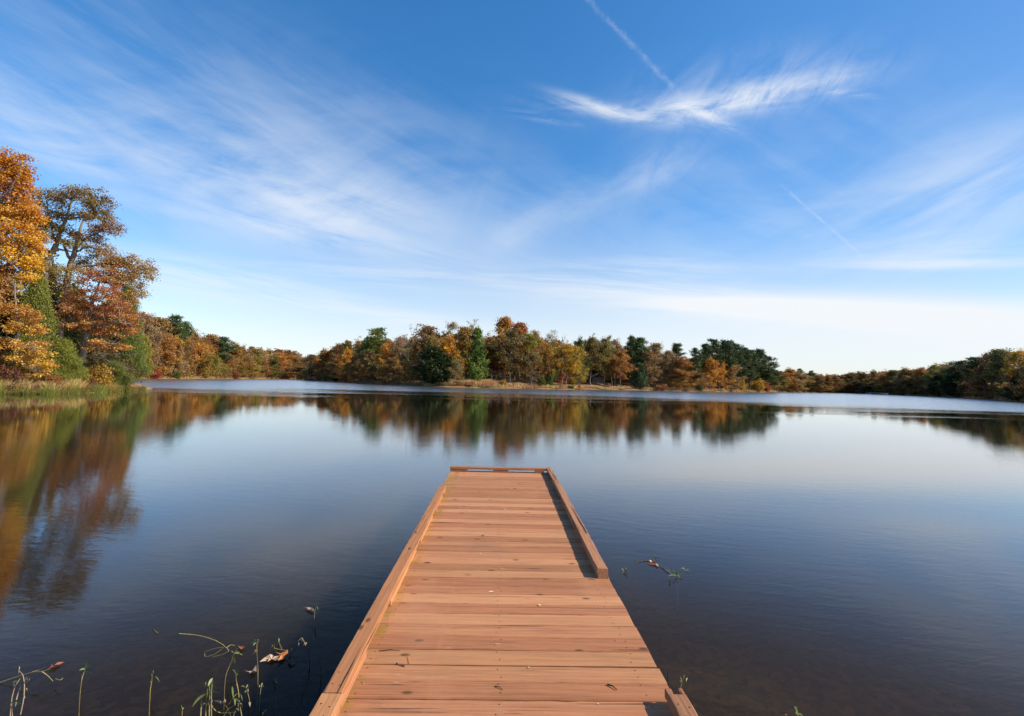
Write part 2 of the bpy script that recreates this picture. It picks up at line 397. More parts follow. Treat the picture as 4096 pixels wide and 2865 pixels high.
while y<YE-.05:
    wdt=pitch-.0045-rd.random()*.004 - (.005 if rd.random()<.3 else 0)
    xl=xle(y)+rd.uniform(-.004,.004); xr=xre(y)+rd.uniform(-.006,.006); z1=DECK+rd.uniform(-.0025,.0015); tilt=rd.uniform(-.0015,.0015); va=(rd.random(),rd.random(),0)
    n=26; xs=np.linspace(xl,xr,n); ph=rd.random()*9
    y0=y+.0016*np.sin(xs*2.1+ph)+np.array([rd.uniform(-.0011,.0011) for _ in xs]); y1=y+wdt+.0016*np.sin(xs*1.7+ph*2)+np.array([rd.uniform(-.0011,.0011) for _ in xs])
    y1[n//2+rd.randrange(-9,9)]-=rd.uniform(0,.006)
    bv=.006; prof=[(y0,z1-.036),(y0,z1-bv),(y0+bv,z1+tilt),(y1-bv,z1-tilt),(y1,z1-bv),(y1,z1-.036)]
    ring=[]
    for (yy,zz_) in prof: ring.append(np.stack([xs,yy,np.full(n,zz_)],1))
    ring=np.stack(ring,1)              # n,6,3
    ring[0,:,0]+=np.array([.0,.0,.004,.003,.0,.0]); ring[-1,:,0]-=np.array([0,.0,rd.uniform(0,.005),rd.uniform(0,.005),0,0])
    vv=ring.reshape(-1,3); q=[]
    for a in range(n-1):
        for b in range(6): q.append((a*6+b,(a+1)*6+b,(a+1)*6+(b+1)%6,a*6+(b+1)%6))
    q+= [(0,1,2,5),(2,3,4,5)]; e=(n-1)*6; q+=[(e,e+5,e+2,e+1),(e+2,e+5,e+4,e+3)]
    deck.add(vv,q,va)
    for jx in (-.70,.02,.80):
        for fy in (.25,.75):
            cx,cy=jx+rd.uniform(-.02,.02),y+wdt*fy+rd.uniform(-.01,.01); rr_=.0042
            an=np.arange(4)*math.pi/2+.4
            nl.add(np.stack([cx+rr_*np.cos(an),cy+rr_*np.sin(an),np.full(4,z1+.0012+abs(tilt))],1),[(0,1,2,3)])
    y+=pitch
YEND=y
link('deck',deck.mesh('deck'),WD,dock)
m,g,out=material('rusty nail'); bsdf(g,out,(.03,.018,.012),.6); NAIL=m
link('nail_heads',nl.mesh('nail_heads'),NAIL,dock)['kind']='stuff'; NL=True

def beam(p0,p1,wd,hg,z,seed,bend=.004,nick=.004,chew=0.0):
    """a lumber piece from p0 to p1 lying flat, bottom at z"""
    rd=random.Random(seed); A=Acc(); p0=np.array(p0,float); p1=np.array(p1,float); L=np.linalg.norm(p1-p0); t=(p1-p0)/L; s_=np.array([t[1],-t[0]])
    n=max(4,int(L/.09)); f=np.linspace(0,1,n); ctr=p0[None]+f[:,None]*(p1-p0)[None]+(bend*np.sin(f*5+seed))[:,None]*s_[None]
    bv=.005; h=wd/2; prof=[(-h,0),(-h,hg-bv),(-h+bv,hg),(h-bv,hg),(h,hg-bv),(h,0)]
    ring=np.zeros((n,6,3))
    for b,(u,v) in enumerate(prof):
        j=np.array([rd.uniform(-nick,nick)*.35 for _ in range(n)]); 
        for _ in range(int(n*.12)): 
            kk=rd.randrange(n)
            if 1<b<5: j[kk]-= -np.sign(u)*-nick*rd.random()*1.6
        ring[:,b,:2]=ctr+(u+j)[:,None]*s_[None]; ring[:,b,2]=z+v+np.array([rd.uniform(-.001,.001) for _ in range(n)])
    if chew: ring[-1,2:4,:2]-=t*chew; ring[-1,3,:2]-=t*chew
    q=[]
    for a in range(n-1):
        for b in range(6): q.append((a*6+b,a*6+(b+1)%6,(a+1)*6+(b+1)%6,(a+1)*6+b))
    q+=[(0,5,2,1),(2,5,4,3)]; e=(n-1)*6; q+=[(e,e+1,e+2,e+5),(e+2,e+3,e+4,e+5)]
    A.add(ring.reshape(-1,3),q,(rd.random(),rd.random()*.5,0))
    return A
CAP,BLK=.040,.038
def rail(p0,p1,wd,mat,seed,blocks,label,bw=None,chew=0.0,nick=.004):
    z0=DECK+.003
    r_=link('edge_rail',beam(p0,p1,wd,CAP,z0+BLK+.0015,seed,nick=nick,chew=chew).mesh('edge_rail'),mat,dock); r_['label']=label
    p0=np.array(p0,float); p1=np.array(p1,float); t=(p1-p0)/np.linalg.norm(p1-p0)
    for k,(a,b) in enumerate(blocks):
        link('spacer_block',beam(p0+t*a,p0+t*b,(bw or wd)-.006,BLK,z0,seed*10+k,0).mesh('spacer_block'),mat,r_)
    return r_
def yz(px,py,z):  p=on_plane(px,py,z); return p
ZT=DECK+.083
nails=Acc()
def nail(x,y,z,r=.0045):
    an=np.arange(6)*math.pi/3; v=np.stack([x+r*np.cos(an),y+r*np.sin(an),np.full(6,z)],1); nails.add(v,[(0,1,2,5),(2,3,4,5)])
rail((-.776,-1.0),(-.779,2.29),.106,WL,3,[(0,.4),(1.4,1.9),(2.62,2.93),(3.0,3.285)],'reddish low rail nearest the camera on the long side')
rail((-.774,2.296),(-.816,6.72),.094,WL,4,[(.0,.42),(1.02,2.05),(2.28,3.1),(3.38,4.05),(4.2,4.42)],'reddish low rail on the long side, farther piece')
rail((.878,3.82),(.890,8.26),.090,WR,5,[(0,.55),(1.3,2.0),(2.6,3.2),(3.9,4.3)],'weathered cracked rail ending halfway along the side',nick=.006)
rail((-.868,YEND-.046),(.842,YEND-.046),.090,WE,6,[(0,.30),(.76,1.03),(1.50,1.66)],'rail across the far end with open gaps beneath')
stub=rail((.905,-1.2),(.907,2.31),.094,WR,7,[(0,.5),(1.6,2.2),(3.0,3.44)],'short rail stub with a notch bitten out of its end',nick=.006)
for (a0,a1,l) in ((-.047,-.012,.045),(.018,.046,.050)):
    B=beam(((a0+a1)/2+.907,2.309),((a0+a1)/2+.907,2.31+l),a1-a0,CAP-.002,DECK+.003+BLK+.0015,71,0,.003); link('cap_end',B.mesh('cap_end'),WR,stub)
for (x,y) in [(-.80,2.22),(-.755,2.2),(-.80,2.12),(-.76,2.14),(-.80,2.36),(-.76,2.35),(-.80,2.45),(-.75,2.44),(.885,2.24),(.93,2.22),(.89,2.09),(.935,2.12),(.86,3.95),(.90,4.02),(.87,4.15)]: nail(x,y,DECK+.003+BLK+CAP+.0025)
m,g,out=material('dock timber below'); n=g.noise(None,6,4,.6); bsdf(g,out,g.mix(n,(.07,.04,.025),(.14,.08,.05)),.9); WU=m
for jx in (-.79,.03,.86):
    a=Acc(); a.box((jx-.02,Y0,DECK-.19),(jx+.02,YEND-.01,DECK-.0375)); link('joist',a.mesh('joist'),WU,dock)
for yy in (.6,3.1,5.6,7.8):
    for xx in (-.74,.80):
        a=Acc(); zb=gz(xx,yy)-.4; a.tube([(xx,yy,zb),(xx,yy,DECK-.04)],.075,10); link('pile',a.mesh('pile',True),WU,dock)
a=Acc(); a.box((xle(8)+.01,YEND-.006,DECK-.2),(xre(8)-.01,YEND+.03,DECK-.005)); link('end_board',a.mesh('end_board'),WU,dock)

o=link('rail_nails',nails.mesh('rail_nails'),NAIL,dock); o['kind']='stuff'
# ---------------------------------------------------------------- foliage materials
def leaf_material(name,trans=.35,hue=.03,rough=.6):
    m,g,out=material(name)
    oi=g.new('ShaderNodeObjectInfo'); at=g.new('ShaderNodeAttribute'); at.attribute_name='var'; a,b,c=g.sep(at.outputs['Vector'])
    hs=g.new('ShaderNodeHueSaturation'); g.put(hs.inputs['Color'],oi.outputs['Color'])
    g.put(hs.inputs['Hue'],.5+(a-.5)*hue*1.6+(b-.5)*hue*2.2); g.put(hs.inputs['Saturation'],1.0+(c-.5)*.35); g.put(hs.inputs['Value'],.62+a*.62+(b-.5)*.45)
    d=g.new('ShaderNodeBsdfPrincipled'); g.put(d.inputs['Base Color'],hs.outputs[0]); d.inputs['Roughness'].default_value=rough; d.inputs['Specular IOR Level'].default_value=.22
    t=g.new('ShaderNodeBsdfTranslucent'); g.put(t.inputs[0],hs.outputs[0])
    mx=g.new('ShaderNodeMixShader'); mx.inputs[0].default_value=trans; g.l.new(d.outputs[0],mx.inputs[1]); g.l.new(t.outputs[0],mx.inputs[2]); g.l.new(mx.outputs[0],out.inputs[0])
    return m
LEAF=leaf_material('autumn leaves',.38,.022); NEEDLE=leaf_material('evergreen needles',.18,.016,.5); GRASS=leaf_material('dry grass blades',.3,.03)
m,g,out=material('bark'); tcn=g.new('ShaderNodeTexCoord'); o=tcn.outputs['Object']; oi=g.new('ShaderNodeObjectInfo')
n=g.noise(g.vmul(o,(3,3,.6)),1.5,5,.7); n2=g.noise(g.vmul(o,(9,9,1.5)),2,4,.7)
hs=g.new('ShaderNodeHueSaturation'); g.put(hs.inputs['Color'],oi.outputs['Color']); g.put(hs.inputs['Value'],.45+n*1.1)
bsdf(g,out,hs.outputs[0],.95,g.bump(n*.5+n2*.5,.9,.08),.1); BARK=m

# ---------------------------------------------------------------- tree builders
def unit(v): return v/(np.linalg.norm(v,axis=-1,keepdims=True)+1e-9)
def leaves(A,ctr,size,rs,bias=(0,0,.55),elong=1.5,cvar=None,along=None,along_w=0.0):
    """scatter leaf shaped faces at the points ctr"""
    n=len(ctr); nr=unit(rs.normal(size=(n,3))+np.array(bias)[None])
    t=rs.normal(size=(n,3))
    if along is not None: t=t*(1-along_w)+along*along_w*2.2
    t=unit(t-nr*np.sum(t*nr,1,keepdims=True)); s_=np.cross(nr,t)
    L=(size*(.65+.7*rs.random(n)))[:,None] if np.isscalar(size) else (size*(.65+.7*rs.random(n)))[:,None]
    W=L/elong
    v=np.stack([ctr-t*L*.5,ctr+s_*W*.5+t*L*.08,ctr+t*L*.5,ctr-s_*W*.5+t*L*.08],1).reshape(-1,3)
    q=np.arange(4*n).reshape(n,4)
    a=np.stack([rs.random(n),np.zeros(n) if cvar is None else cvar,rs.random(n)],1)
    A.add(v,q,a)
def branch(A,p,d,L,r,rs,n=5,curve=.25,wob=.10,k=4,taper=.3):
    """a bending limb from p along d; returns its points"""
    d=unit(np.array(d,float)); pts=[np.array(p,float)]; st=L/(n-1)
    for i in range(n-1):
        d=unit(d+np.array([0,0,curve])/(n-1)+rs.normal(size=3)*wob); pts.append(pts[-1]+d*st)
    pts=np.array(pts); A.tube(pts,np.linspace(r,r*taper,n),k,(rs.random(),0,0)); return pts
def interp(pts,f):
    f=np.clip(f,0,.9999)*(len(pts)-1); i=int(f); return pts[i]+(pts[i+1]-pts[i])*(f-i), unit(pts[i+1]-pts[i])
def clumps(B,C,rs,per,rad,leaf,flat=.6,hole=0.0,elong=1.5,bias=(0,0,.55)):
    C=np.array(C); n=len(C); cv=np.clip(.5+.28*rs.normal(size=n),0,1)
    cnt=np.maximum(2,(per*(.5+rs.random(n))).astype(int)); idx=np.repeat(np.arange(n),cnt)
    off=rs.normal(size=(len(idx),3))*np.array([1,1,flat])*rad*.55*(.7+.6*rs.random(n))[idx][:,None]
    leaves(B,C[idx]+off,leaf,rs,bias,elong,cv[idx])

def broadleaf(seed,H=18,RC=5.5,base=.25,nl=16,ns=6,per=22,leaf=.5,clump=1.05,droop=0.0,irr=.35,top=.94,full=.55,tr=.26,sparse=1.0,k=4,twig=1,lean=0.0,flat=.6):
    rs=np.random.default_rng(seed); A,B=Acc(),Acc()
    n=9; z=np.linspace(-.4,H*.86,n); wx=np.cumsum(rs.normal(size=n)*.16)+lean*np.linspace(0,1,n)**1.3*H; wy=np.cumsum(rs.normal(size=n)*.16)
    tp=np.stack([wx-wx[0],wy-wy[0],z],1); rad=tr*(H/18)*np.linspace(1,.16,n)**.9; rad[0]*=1.5; rad[1]*=1.04
    A.tube(tp,rad,8,(.5,0,0)); C=[]
    for i in range(nl):
        t=base+(top-base)*((i+rs.random()*.8)/nl); f=(t*H+.4)/(H*.86+.4)
        p,_=interp(tp,min(f,.99)); u=(t-base)/(top-base)
        prof=(math.sin(math.pi*(.16+.80*u**.85)))**full
        L=RC*prof*(1+irr*rs.normal()*.6); L=max(L,RC*.22); az=i*2.4+rs.normal()*.5; el=R(8-droop*20+62*u+rs.normal()*9)
        d=(math.cos(az)*math.cos(el),math.sin(az)*math.cos(el),math.sin(el))
        r=tr*(H/18)*(.42-.26*u); lp=branch(A,p,d,L,r,rs,6,.30-.5*droop,.11,k)
        for j in range(ns):
            fj=.30+.70*(j+rs.random()*.6)/ns; q,dd=interp(lp,fj)
            sd_=unit(dd*.75+rs.normal(size=3)*.62+np.array([0,0,.12])); sl_=L*(.20+.22*rs.random())*(1.15-.4*fj)+.25
            sp=branch(A,q,sd_,sl_,r*.36*(1.1-fj*.5),rs,4,.12,.14,3)
            if rs.random()<sparse:
                C.append(sp[-1]); C.append(interp(sp,.55)[0]+rs.normal(size=3)*clump*.25)
                for _ in range(twig): C.append(sp[-1]+rs.normal(size=3)*clump*.6)
        if rs.random()<sparse: C.append(lp[-1])
    ttop=tp[-1]
    for _ in range(int(5*sparse)+1):
        sp=branch(A,ttop,unit(rs.normal(size=3)*.6+np.array([0,0,1.0])),H*.12,tr*.16,rs,4,.1,.1,3); C.append(sp[-1]); C.append(interp(sp,.5)[0])
    clumps(B,C,rs,per,clump,leaf,flat)
    return A,B
def pine(seed,H=24,RC=3.6,base=.36,nw=19,per=24,leaf=.8,tuft=1.05,irr=.3,tr=.24):
    rs=np.random.default_rng(seed); A,B=Acc(),Acc(); n=9; z=np.linspace(-.4,H*.97,n)
    tp=np.stack([np.cumsum(rs.normal(size=n)*.08),np.cumsum(rs.normal(size=n)*.08),z],1); A.tube(tp,tr*np.linspace(1,.14,n),7,(.5,0,0)); C=[]
    for w_ in range(nw):
        u=(w_+.3*rs.random())/nw; t=base+(.97-base)*u
        for b in range(rs.integers(2,5)):
            if rs.random()<.12: continue
            az=rs.random()*6.28; prof=(math.sin(math.pi*(.20+.76*u)))**.75; L=RC*prof*(1+irr*rs.normal()); L=max(.6,L)
            el=R(-6+42*u+rs.normal()*9); p,_=interp(tp,(t*H+.4)/(H*.97+.4)); lp=branch(A,p,(math.cos(az)*math.cos(el),math.sin(az)*math.cos(el),math.sin(el)),L,tr*.24*(1-.5*u),rs,5,.35,.08,3)
            for j in range(5):
                q,_=interp(lp,.42+.58*(j+.5*rs.random())/5); C.append(q+rs.normal(size=3)*np.array([.55,.55,.16])*tuft+np.array([0,0,.18]))
            C.append(lp[-1])
    C.append(tp[-1]); C=np.array(C); m_=len(C); cv=np.clip(.5+.25*rs.normal(size=m_),0,1); idx=np.repeat(np.arange(m_),per)
    off=rs.normal(size=(len(idx),3))*np.array([1,1,.62])*tuft*.5
    leaves(B,C[idx]+off,leaf,rs,(0,0,.3),3.6,cv[idx],unit(off+np.array([0,0,.35])),.6)
    return A,B
def cedar(seed,H=10,RC=2.5,n=560,per=16,leaf=.5,low=.04,pw=.8):
    rs=np.random.default_rng(seed); A,B=Acc(),Acc(); tp=np.stack([np.zeros(5)+rs.normal(size=5)*.04,np.zeros(5),np.linspace(-.3,H*.95,5)],1); A.tube(tp,.16*np.linspace(1,.15,5),6,(.4,0,0))
    u=rs.random(n)**.85; az=rs.random(n)*6.283; lob=1+.26*np.sin(az*3+u*9+seed)+.22*np.sin(az*5-u*19)+.16*np.sin(az*8+u*31)
    prof=np.minimum(1.0,(u*5)**.6)*(1-u**1.7)**pw*1.02+.03; rad=RC*prof*lob*(.35+.65*rs.random(n)**.45)
    C=np.stack([np.cos(az)*rad,np.sin(az)*rad,H*(low+(1-low)*u)+.12*rs.normal(size=n)],1); cv=np.clip(.5+.25*rs.normal(size=n),0,1); idx=np.repeat(np.arange(n),per)
    outd=unit(np.stack([np.cos(az),np.sin(az),np.full(n,.9)],1))[idx]; off=rs.normal(size=(len(idx),3))*.24*(RC/2.5)**.5+outd*(rs.random(len(idx))**1.5)[:,None]*.62
    for i in range(0,n,9): A.tube([[0,0,max(.2,C[i,2]-rad[i]*.35)],C[i]],[.035,.012],3,(.4,0,0))
    leaves(B,C[idx]+off,leaf,rs,(0,0,.2),2.6,cv[idx],outd,.55)
    return A,B
def bare(seed,H=16,RC=4,nl=11,depth=3,tr=.2,base=.3,leafn=0,thin=1.0):
    rs=np.random.default_rng(seed); A,B=Acc(),Acc(); n=8; tp=np.stack([np.cumsum(rs.normal(size=n)*.14),np.cumsum(rs.normal(size=n)*.14),np.linspace(-.3,H*.85,n)],1); A.tube(tp,tr*np.linspace(1,.15,n),6,(.7,0,0)); C=[]
    def rec(p,d,L,r,k):
        lp=branch(A,p,d,L,r,rs,4,.22,.12,3)
        if k==0: C.append(lp[-1]); return
        for j in range(4): 
            q,dd=interp(lp,.35+.65*(j+rs.random()*.5)/4); rec(q,unit(dd+rs.normal(size=3)*.5+np.array([0,0,.15])),L*(.36+.2*rs.random()),r*.5,k-1)
    for i in range(nl):
        u=(i+rs.random()*.7)/nl; p,_=interp(tp,base+(.98-base)*u); az=i*2.4+rs.normal()*.4; el=R(22+48*u); rec(p,(math.cos(az)*math.cos(el),math.sin(az)*math.cos(el),math.sin(el)),RC*(.55+.6*math.sin(math.pi*(.2+.6*u)))*(1-.4*u),tr*.38*(1-.5*u),depth-1)
    clumps(B,C,rs,max(leafn,1),.35,.22)
    return A,B
def shrub(seed,H=2,RC=1.4,ns=16,per=34,leaf=.16,clump=.34,flat=.8):
    rs=np.random.default_rng(seed); A,B=Acc(),Acc(); C=[]
    for i in range(ns):
        az=rs.random()*6.28; el=R(28+62*rs.random()); L=H*(.55+.5*rs.random())*(.75+.25*math.sin(el)); d=np.array([math.cos(az)*math.cos(el)*RC/H*1.3,math.sin(az)*math.cos(el)*RC/H*1.3,math.sin(el)])
        lp=branch(A,rs.normal(size=3)*np.array([.12,.12,0]),d,L,.022*H/2,rs,5,.15,.14,3)
        for f in (.5,.7,.85,1.0): 
            q,_=interp(lp,f); C.append(q+rs.normal(size=3)*.12*H/2); C.append(q+rs.normal(size=3)*.3*H/2)
    C=np.array(C); C[:,2]=np.maximum(C[:,2],.12)
    clumps(B,C,rs,per,clump*H/2,leaf,flat)
    return A,B

PROTO={}; RAW={}
def proto(key,AB,leafmat):
    A,B=AB; t=A.mesh(key+' wood',True); t.materials.append(BARK); c=B.mesh(key+' leaves'); c.materials.append(leafmat)
    co=np.concatenate(B.v); RAW[key]=(co,np.concatenate(A.v),np.concatenate(A.q))
    hw=np.percentile(np.hypot(co[:,0]-np.median(co[:,0]),co[:,1]-np.median(co[:,1])),92); PROTO[key]=(t,c,float(np.percentile(co[:,2],99.7)),float(hw))
for i in range(5): proto('oak%d'%i,broadleaf(10+i,H=18,RC=5.2+.3*(i%3),base=[.10,.14,.08,.13,.09][i],nl=20,ns=6,irr=.4,full=[.5,.6,.45,.55,.5][i]),LEAF)
proto('oak5',broadleaf(25,H=18,RC=5.4,base=.30,nl=19,ns=6,irr=.45,full=.5),LEAF); proto('oak6',broadleaf(26,H=18,RC=5.2,base=.34,nl=19,ns=6,irr=.5,full=.55),LEAF)
proto('tall0',broadleaf(31,H=22,RC=4.2,base=.2,nl=22,irr=.5,full=.7),LEAF); proto('tall1',broadleaf(32,H=22,RC=4.4,base=.24,nl=22,irr=.55,full=.6),LEAF)
proto('open0',broadleaf(41,H=19,RC=4.6,base=.36,nl=14,ns=6,per=12,clump=.85,irr=.5,sparse=.8,leaf=.36,twig=0),LEAF); proto('open1',broadleaf(42,H=18,RC=5,base=.3,nl=14,ns=6,per=11,clump=.8,irr=.5,sparse=.75,leaf=.34,twig=0),LEAF)
proto('small0',broadleaf(51,H=8,RC=3,base=.12,nl=14,ns=5,per=20,leaf=.26,clump=.6,irr=.4),LEAF); proto('small1',broadleaf(52,H=8,RC=3.4,base=.22,nl=13,ns=5,per=18,leaf=.26,clump=.55,irr=.5,flat=.35,droop=.2),LEAF)
for i in range(4): proto('pine%d'%i,pine(60+i,base=[.34,.45,.28,.5][i],RC=[3.8,3.4,4,3.6][i]),NEEDLE)
for i in range(3): proto('cedar%d'%i,cedar(70+i,pw=[.75,.9,.6][i]),NEEDLE)
for i in range(3): proto('cedar%d'%(i+3),cedar(75+i,n=1100,per=52,leaf=.19,pw=[.8,.95,.65][i]),NEEDLE)
proto('bare0',bare(80),LEAF); proto('bare1',bare(81,RC=3.2),LEAF)
for i in range(3): proto('bush%d'%i,shrub(90+i),LEAF)

NAMES={'oak':'broadleaf_tree','tall':'broadleaf_tree','open':'broadleaf_tree','small':'small_tree','pine':'pine_tree','cedar':'cedar_tree','bare':'bare_tree','bush':'shrub'}
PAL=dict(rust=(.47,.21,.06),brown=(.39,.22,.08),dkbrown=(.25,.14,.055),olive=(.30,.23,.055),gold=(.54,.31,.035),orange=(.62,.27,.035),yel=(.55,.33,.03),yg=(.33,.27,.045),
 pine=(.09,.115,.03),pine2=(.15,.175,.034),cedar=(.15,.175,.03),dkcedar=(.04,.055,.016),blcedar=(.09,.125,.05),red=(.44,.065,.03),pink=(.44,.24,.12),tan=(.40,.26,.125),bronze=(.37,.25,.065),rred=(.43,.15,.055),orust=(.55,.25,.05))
def bark_of(kind): return {'pine':(.16,.095,.06),'cedar':(.15,.11,.08),'bare':(.36,.30,.25)}.get(kind,(.19,.15,.115))
def stand(key,P,H,hw,color,label,cat='tree',group=None,rz=None,bark=None,name=None,sink=.15):
    """put a copy of a grown plant at P, H metres tall with a crown hw metres in half width"""
    t,c,h0,w0=PROTO[key]; kind=key.rstrip('0123456789')
    e=empty(name or NAMES[kind],(P[0],P[1],P[2]-sink),rng.random()*6.28 if rz is None else rz)
    sz=H/h0; sx=hw/w0; e.scale=(sx,sx,sz)
    tag(e,label,cat,group)
    o=link('trunk',t,None,e); o.color=(*(bark or bark_of(kind)),1)
    o=link('crown',c,None,e); o.color=(*color,1)
    return e
def shore_dist(px,last=False):
    d=ray(px,horizon(px)); d2=np.array([d[0],d[1]]); d2/=np.linalg.norm(d2); hits=[]
    n=len(SHORE)
    for i in range(n):
        a=SHORE[i]; b=SHORE[(i+1)%n]; e=b-a; den=d2[0]*e[1]-d2[1]*e[0]
        if abs(den)<1e-12: continue
        t=(a[0]*e[1]-a[1]*e[0])/den; u=(a[0]*d2[1]-a[1]*d2[0])/den
        if t>1 and 0<=u<1: hits.append(t)
    hits.sort(); return (hits[-1] if last else hits[0]),d2
def height_to(P,top):
    lo,hi=.2,60.0
    for _ in range(40):
        m_=(lo+hi)/2; y=project((P[0],P[1],P[2]+m_))[1]
        if y>top: lo=m_
        else: hi=m_
    return (lo+hi)/2
def spot(px,back,last=False,abs_d=None):
    t,d2=shore_dist(px,last); D=(abs_d if abs_d else t+back); x,y=d2*D
    # keep the picture column: the trunk foot stays on the bearing of px
    return np.array([x,y,gz(x,y)])
def plant(key,px,top,hw,color,back,label,last=False,group=None,cat='tree',abs_d=None,**kw):
    P=spot(px,back,last,abs_d); H=height_to(P,top); W=hw*depth_of(P)/F
    col=np.array(PAL[color] if isinstance(color,str) else color)*(1+.10*(rng.random()-.5))
    return stand(key,P,H,W,tuple(col),label,cat,group,**kw)
# ---------------------------------------------------------------- near bank: trees grown limb by limb
def hero(name,label,px,back,trunk,limbs,lobes,color,seed,leaf=.24,per=34,clump=.5,bark=(.21,.17,.13),spread=.9,updown=True,flat=.6,cat='tree',group=None,bare_limbs=()):
    rs=np.random.default_rng(seed); P=spot(px,back); dep=depth_of(P); k=dep/F; A,B=Acc(),Acc()
    def w3(x,y,dd=0.0): return at_depth(x,y,dep+dd)-P
    tp=[w3(x,y,dd) for x,y,r,dd in trunk]; tr=[r for x,y,r,dd in trunk]; tp[0]=np.array([tp[0][0],tp[0][1],-.3])
    def dense(pts,rad,n=14):
        pts=np.array(pts); s_=np.linspace(0,len(pts)-1,n); i=np.minimum(s_.astype(int),len(pts)-2); f=(s_-i)[:,None]
        o=pts[i]*(1-f)+pts[i+1]*f; o[1:-1]+=rs.normal(size=(n-2,3))*.05; r=np.interp(s_,np.arange(len(rad)),rad); return o,r
    to,trr=dense(tp,tr); A.tube(to,trr,9,(.5,0,0)); nodes=[to]
    for L in limbs:
        pts=[w3(x,y,dd) for x,y,dd in L[1]]; o,r=dense(pts,np.linspace(L[0],L[0]*.3,len(pts)),10); A.tube(o,r,5,(.6,0,0)); nodes.append(o)
    allp=np.concatenate([n_[n_.shape[0]//3:] for n_ in nodes]); C=[]
    for (x,y,rx,ry,n) in lobes:
        c=w3(x,y,rs.normal()*rx*k*spread*.35)
        for _ in range(n):
            v=rs.normal(size=3); v=v/np.linalg.norm(v)*rs.random()**.4
            p=c+rt*v[0]*rx*k+up*v[1]*ry*k+fw*v[2]*rx*k*spread; C.append(p)
    C=np.array(C)
    # twigs from the wood to the leaf clumps
    for i in range(0,len(C),2):
        d=np.linalg.norm(allp-C[i],axis=1); j=int(np.argmin(d)); q=allp[j]; L=d[j]
        mid_=(q+C[i])*.5+np.array([0,0,.10*L])+rs.normal(size=3)*.10*L
        A.tube([q,q*.45+mid_*.55+rs.normal(size=3)*.05*L,mid_*.6+C[i]*.4,C[i]],[.018+.010*L,.016+.006*L,.012+.003*L,.007],3,(.6,0,0))
    for L in bare_limbs:
        pts=[w3(x,y,dd) for x,y,dd in L[1]]; o,r=dense(pts,np.linspace(L[0],L[0]*.3,len(pts)),10); A.tube(o,r,5,(1,0,0))
        for _ in range(9):
            q,d=interp(o,.25+.75*rs.random()); branch(A,q,d+rs.normal(size=3)*.6,.5+rs.random()*.9,L[0]*.35,rs,4,.1,.2,3)
    leaf*=.70; per*=1.9
    n=len(C); hgt=(C[:,2]-C[:,2].min())/(np.ptp(C[:,2])+.01); cv=np.clip((.85-.75*hgt if updown else .5)+.2*rs.normal(size=n),0,1)
    cnt=np.maximum(4,(per*(.5+rs.random(n))).astype(int)); idx=np.repeat(np.arange(n),cnt)
    off=rs.normal(size=(len(idx),3))*np.array([1,1,flat])*clump*.55
    leaves(B,C[idx]+off,leaf,rs,(0,0,.5),1.45,cv[idx])
    e=empty(name,P); tag(e,label,cat,group)
    me=A.mesh(name+' wood',True); me.materials.append(BARK); o=link('trunk',me,None,e); o.color=(*bark,1)
    me=B.mesh(name+' leaves'); me.materials.append(LEAF); o=link('crown',me,None,e); o.color=(*color,1)
    return e
hero('maple_tree','tall golden orange maple with pinkish top towering over the near wooded bank',20,4.0,
 [(-75,1530,.42,0),(-68,1300,.36,0),(-50,1000,.3,0),(-30,800,.2,0),(-5,640,.08,0)],
 [(.12,[(-55,1150,0),(20,1060,-.5),(90,1010,-1)]),(.12,[(-50,1000,0),(30,930,.8),(110,900,.5)]),(.1,[(-40,860,0),(40,760,-.5),(80,690,-.6)]),(.1,[(-40,880,0),(-90,760,1),(-110,690,1)])],
 [(15,636,52,52,26),(78,676,40,60,26),(43,729,72,48,30),(64,793,55,42,26),(29,850,92,55,46),(93,865,62,45,34),(134,856,28,33,12),(72,936,85,58,46),(126,972,42,44,22),(57,1015,88,45,34),(120,1051,44,26,16),(107,1106,28,15,8),
  (-60,700,85,90,40),(-85,850,95,90,40),(-85,1000,95,70,34),(-60,1110,90,40,24)],(.72,.35,.045),1,leaf=.23,per=46,clump=.55)
hero('oak_tree','tall bronze leaved oak with dark forked trunk beside the golden maple',172,7.0,
 [(160,1510,.45,0),(166,1300,.38,0),(172,1160,.34,0),(182,1080,.30,0),(208,1012,.24,0),(235,960,.18,.3),(262,880,.12,.5),(285,800,.06,.5)],
 [(.17,[(186,1075,0),(170,1010,-.4),(150,940,-.8),(140,860,-1)]),(.14,[(215,1000,0),(250,1000,.6),(300,1010,1.0)]),(.13,[(180,1090,0),(150,1060,.6),(120,1010,1)]),(.12,[(225,975,.2),(200,900,.8),(190,820,1)]),(.1,[(262,880,.5),(320,868,.4),(372,868,.2)])],
 [(215,786,48,26,20),(272,850,66,33,24),(150,795,28,26,8),(186,886,58,44,26),(236,922,56,42,26),(143,950,42,58,22),(336,786,84,40,40),(286,975,46,30,12),(120,880,30,40,8),(165,1015,46,36,14),(225,1075,52,38,16),(150,1120,40,40,12),(401,829,55,46,26),(372,862,50,18,12)],(.36,.26,.08),2,leaf=.20,per=34,clump=.48,bark=(.24,.20,.165))
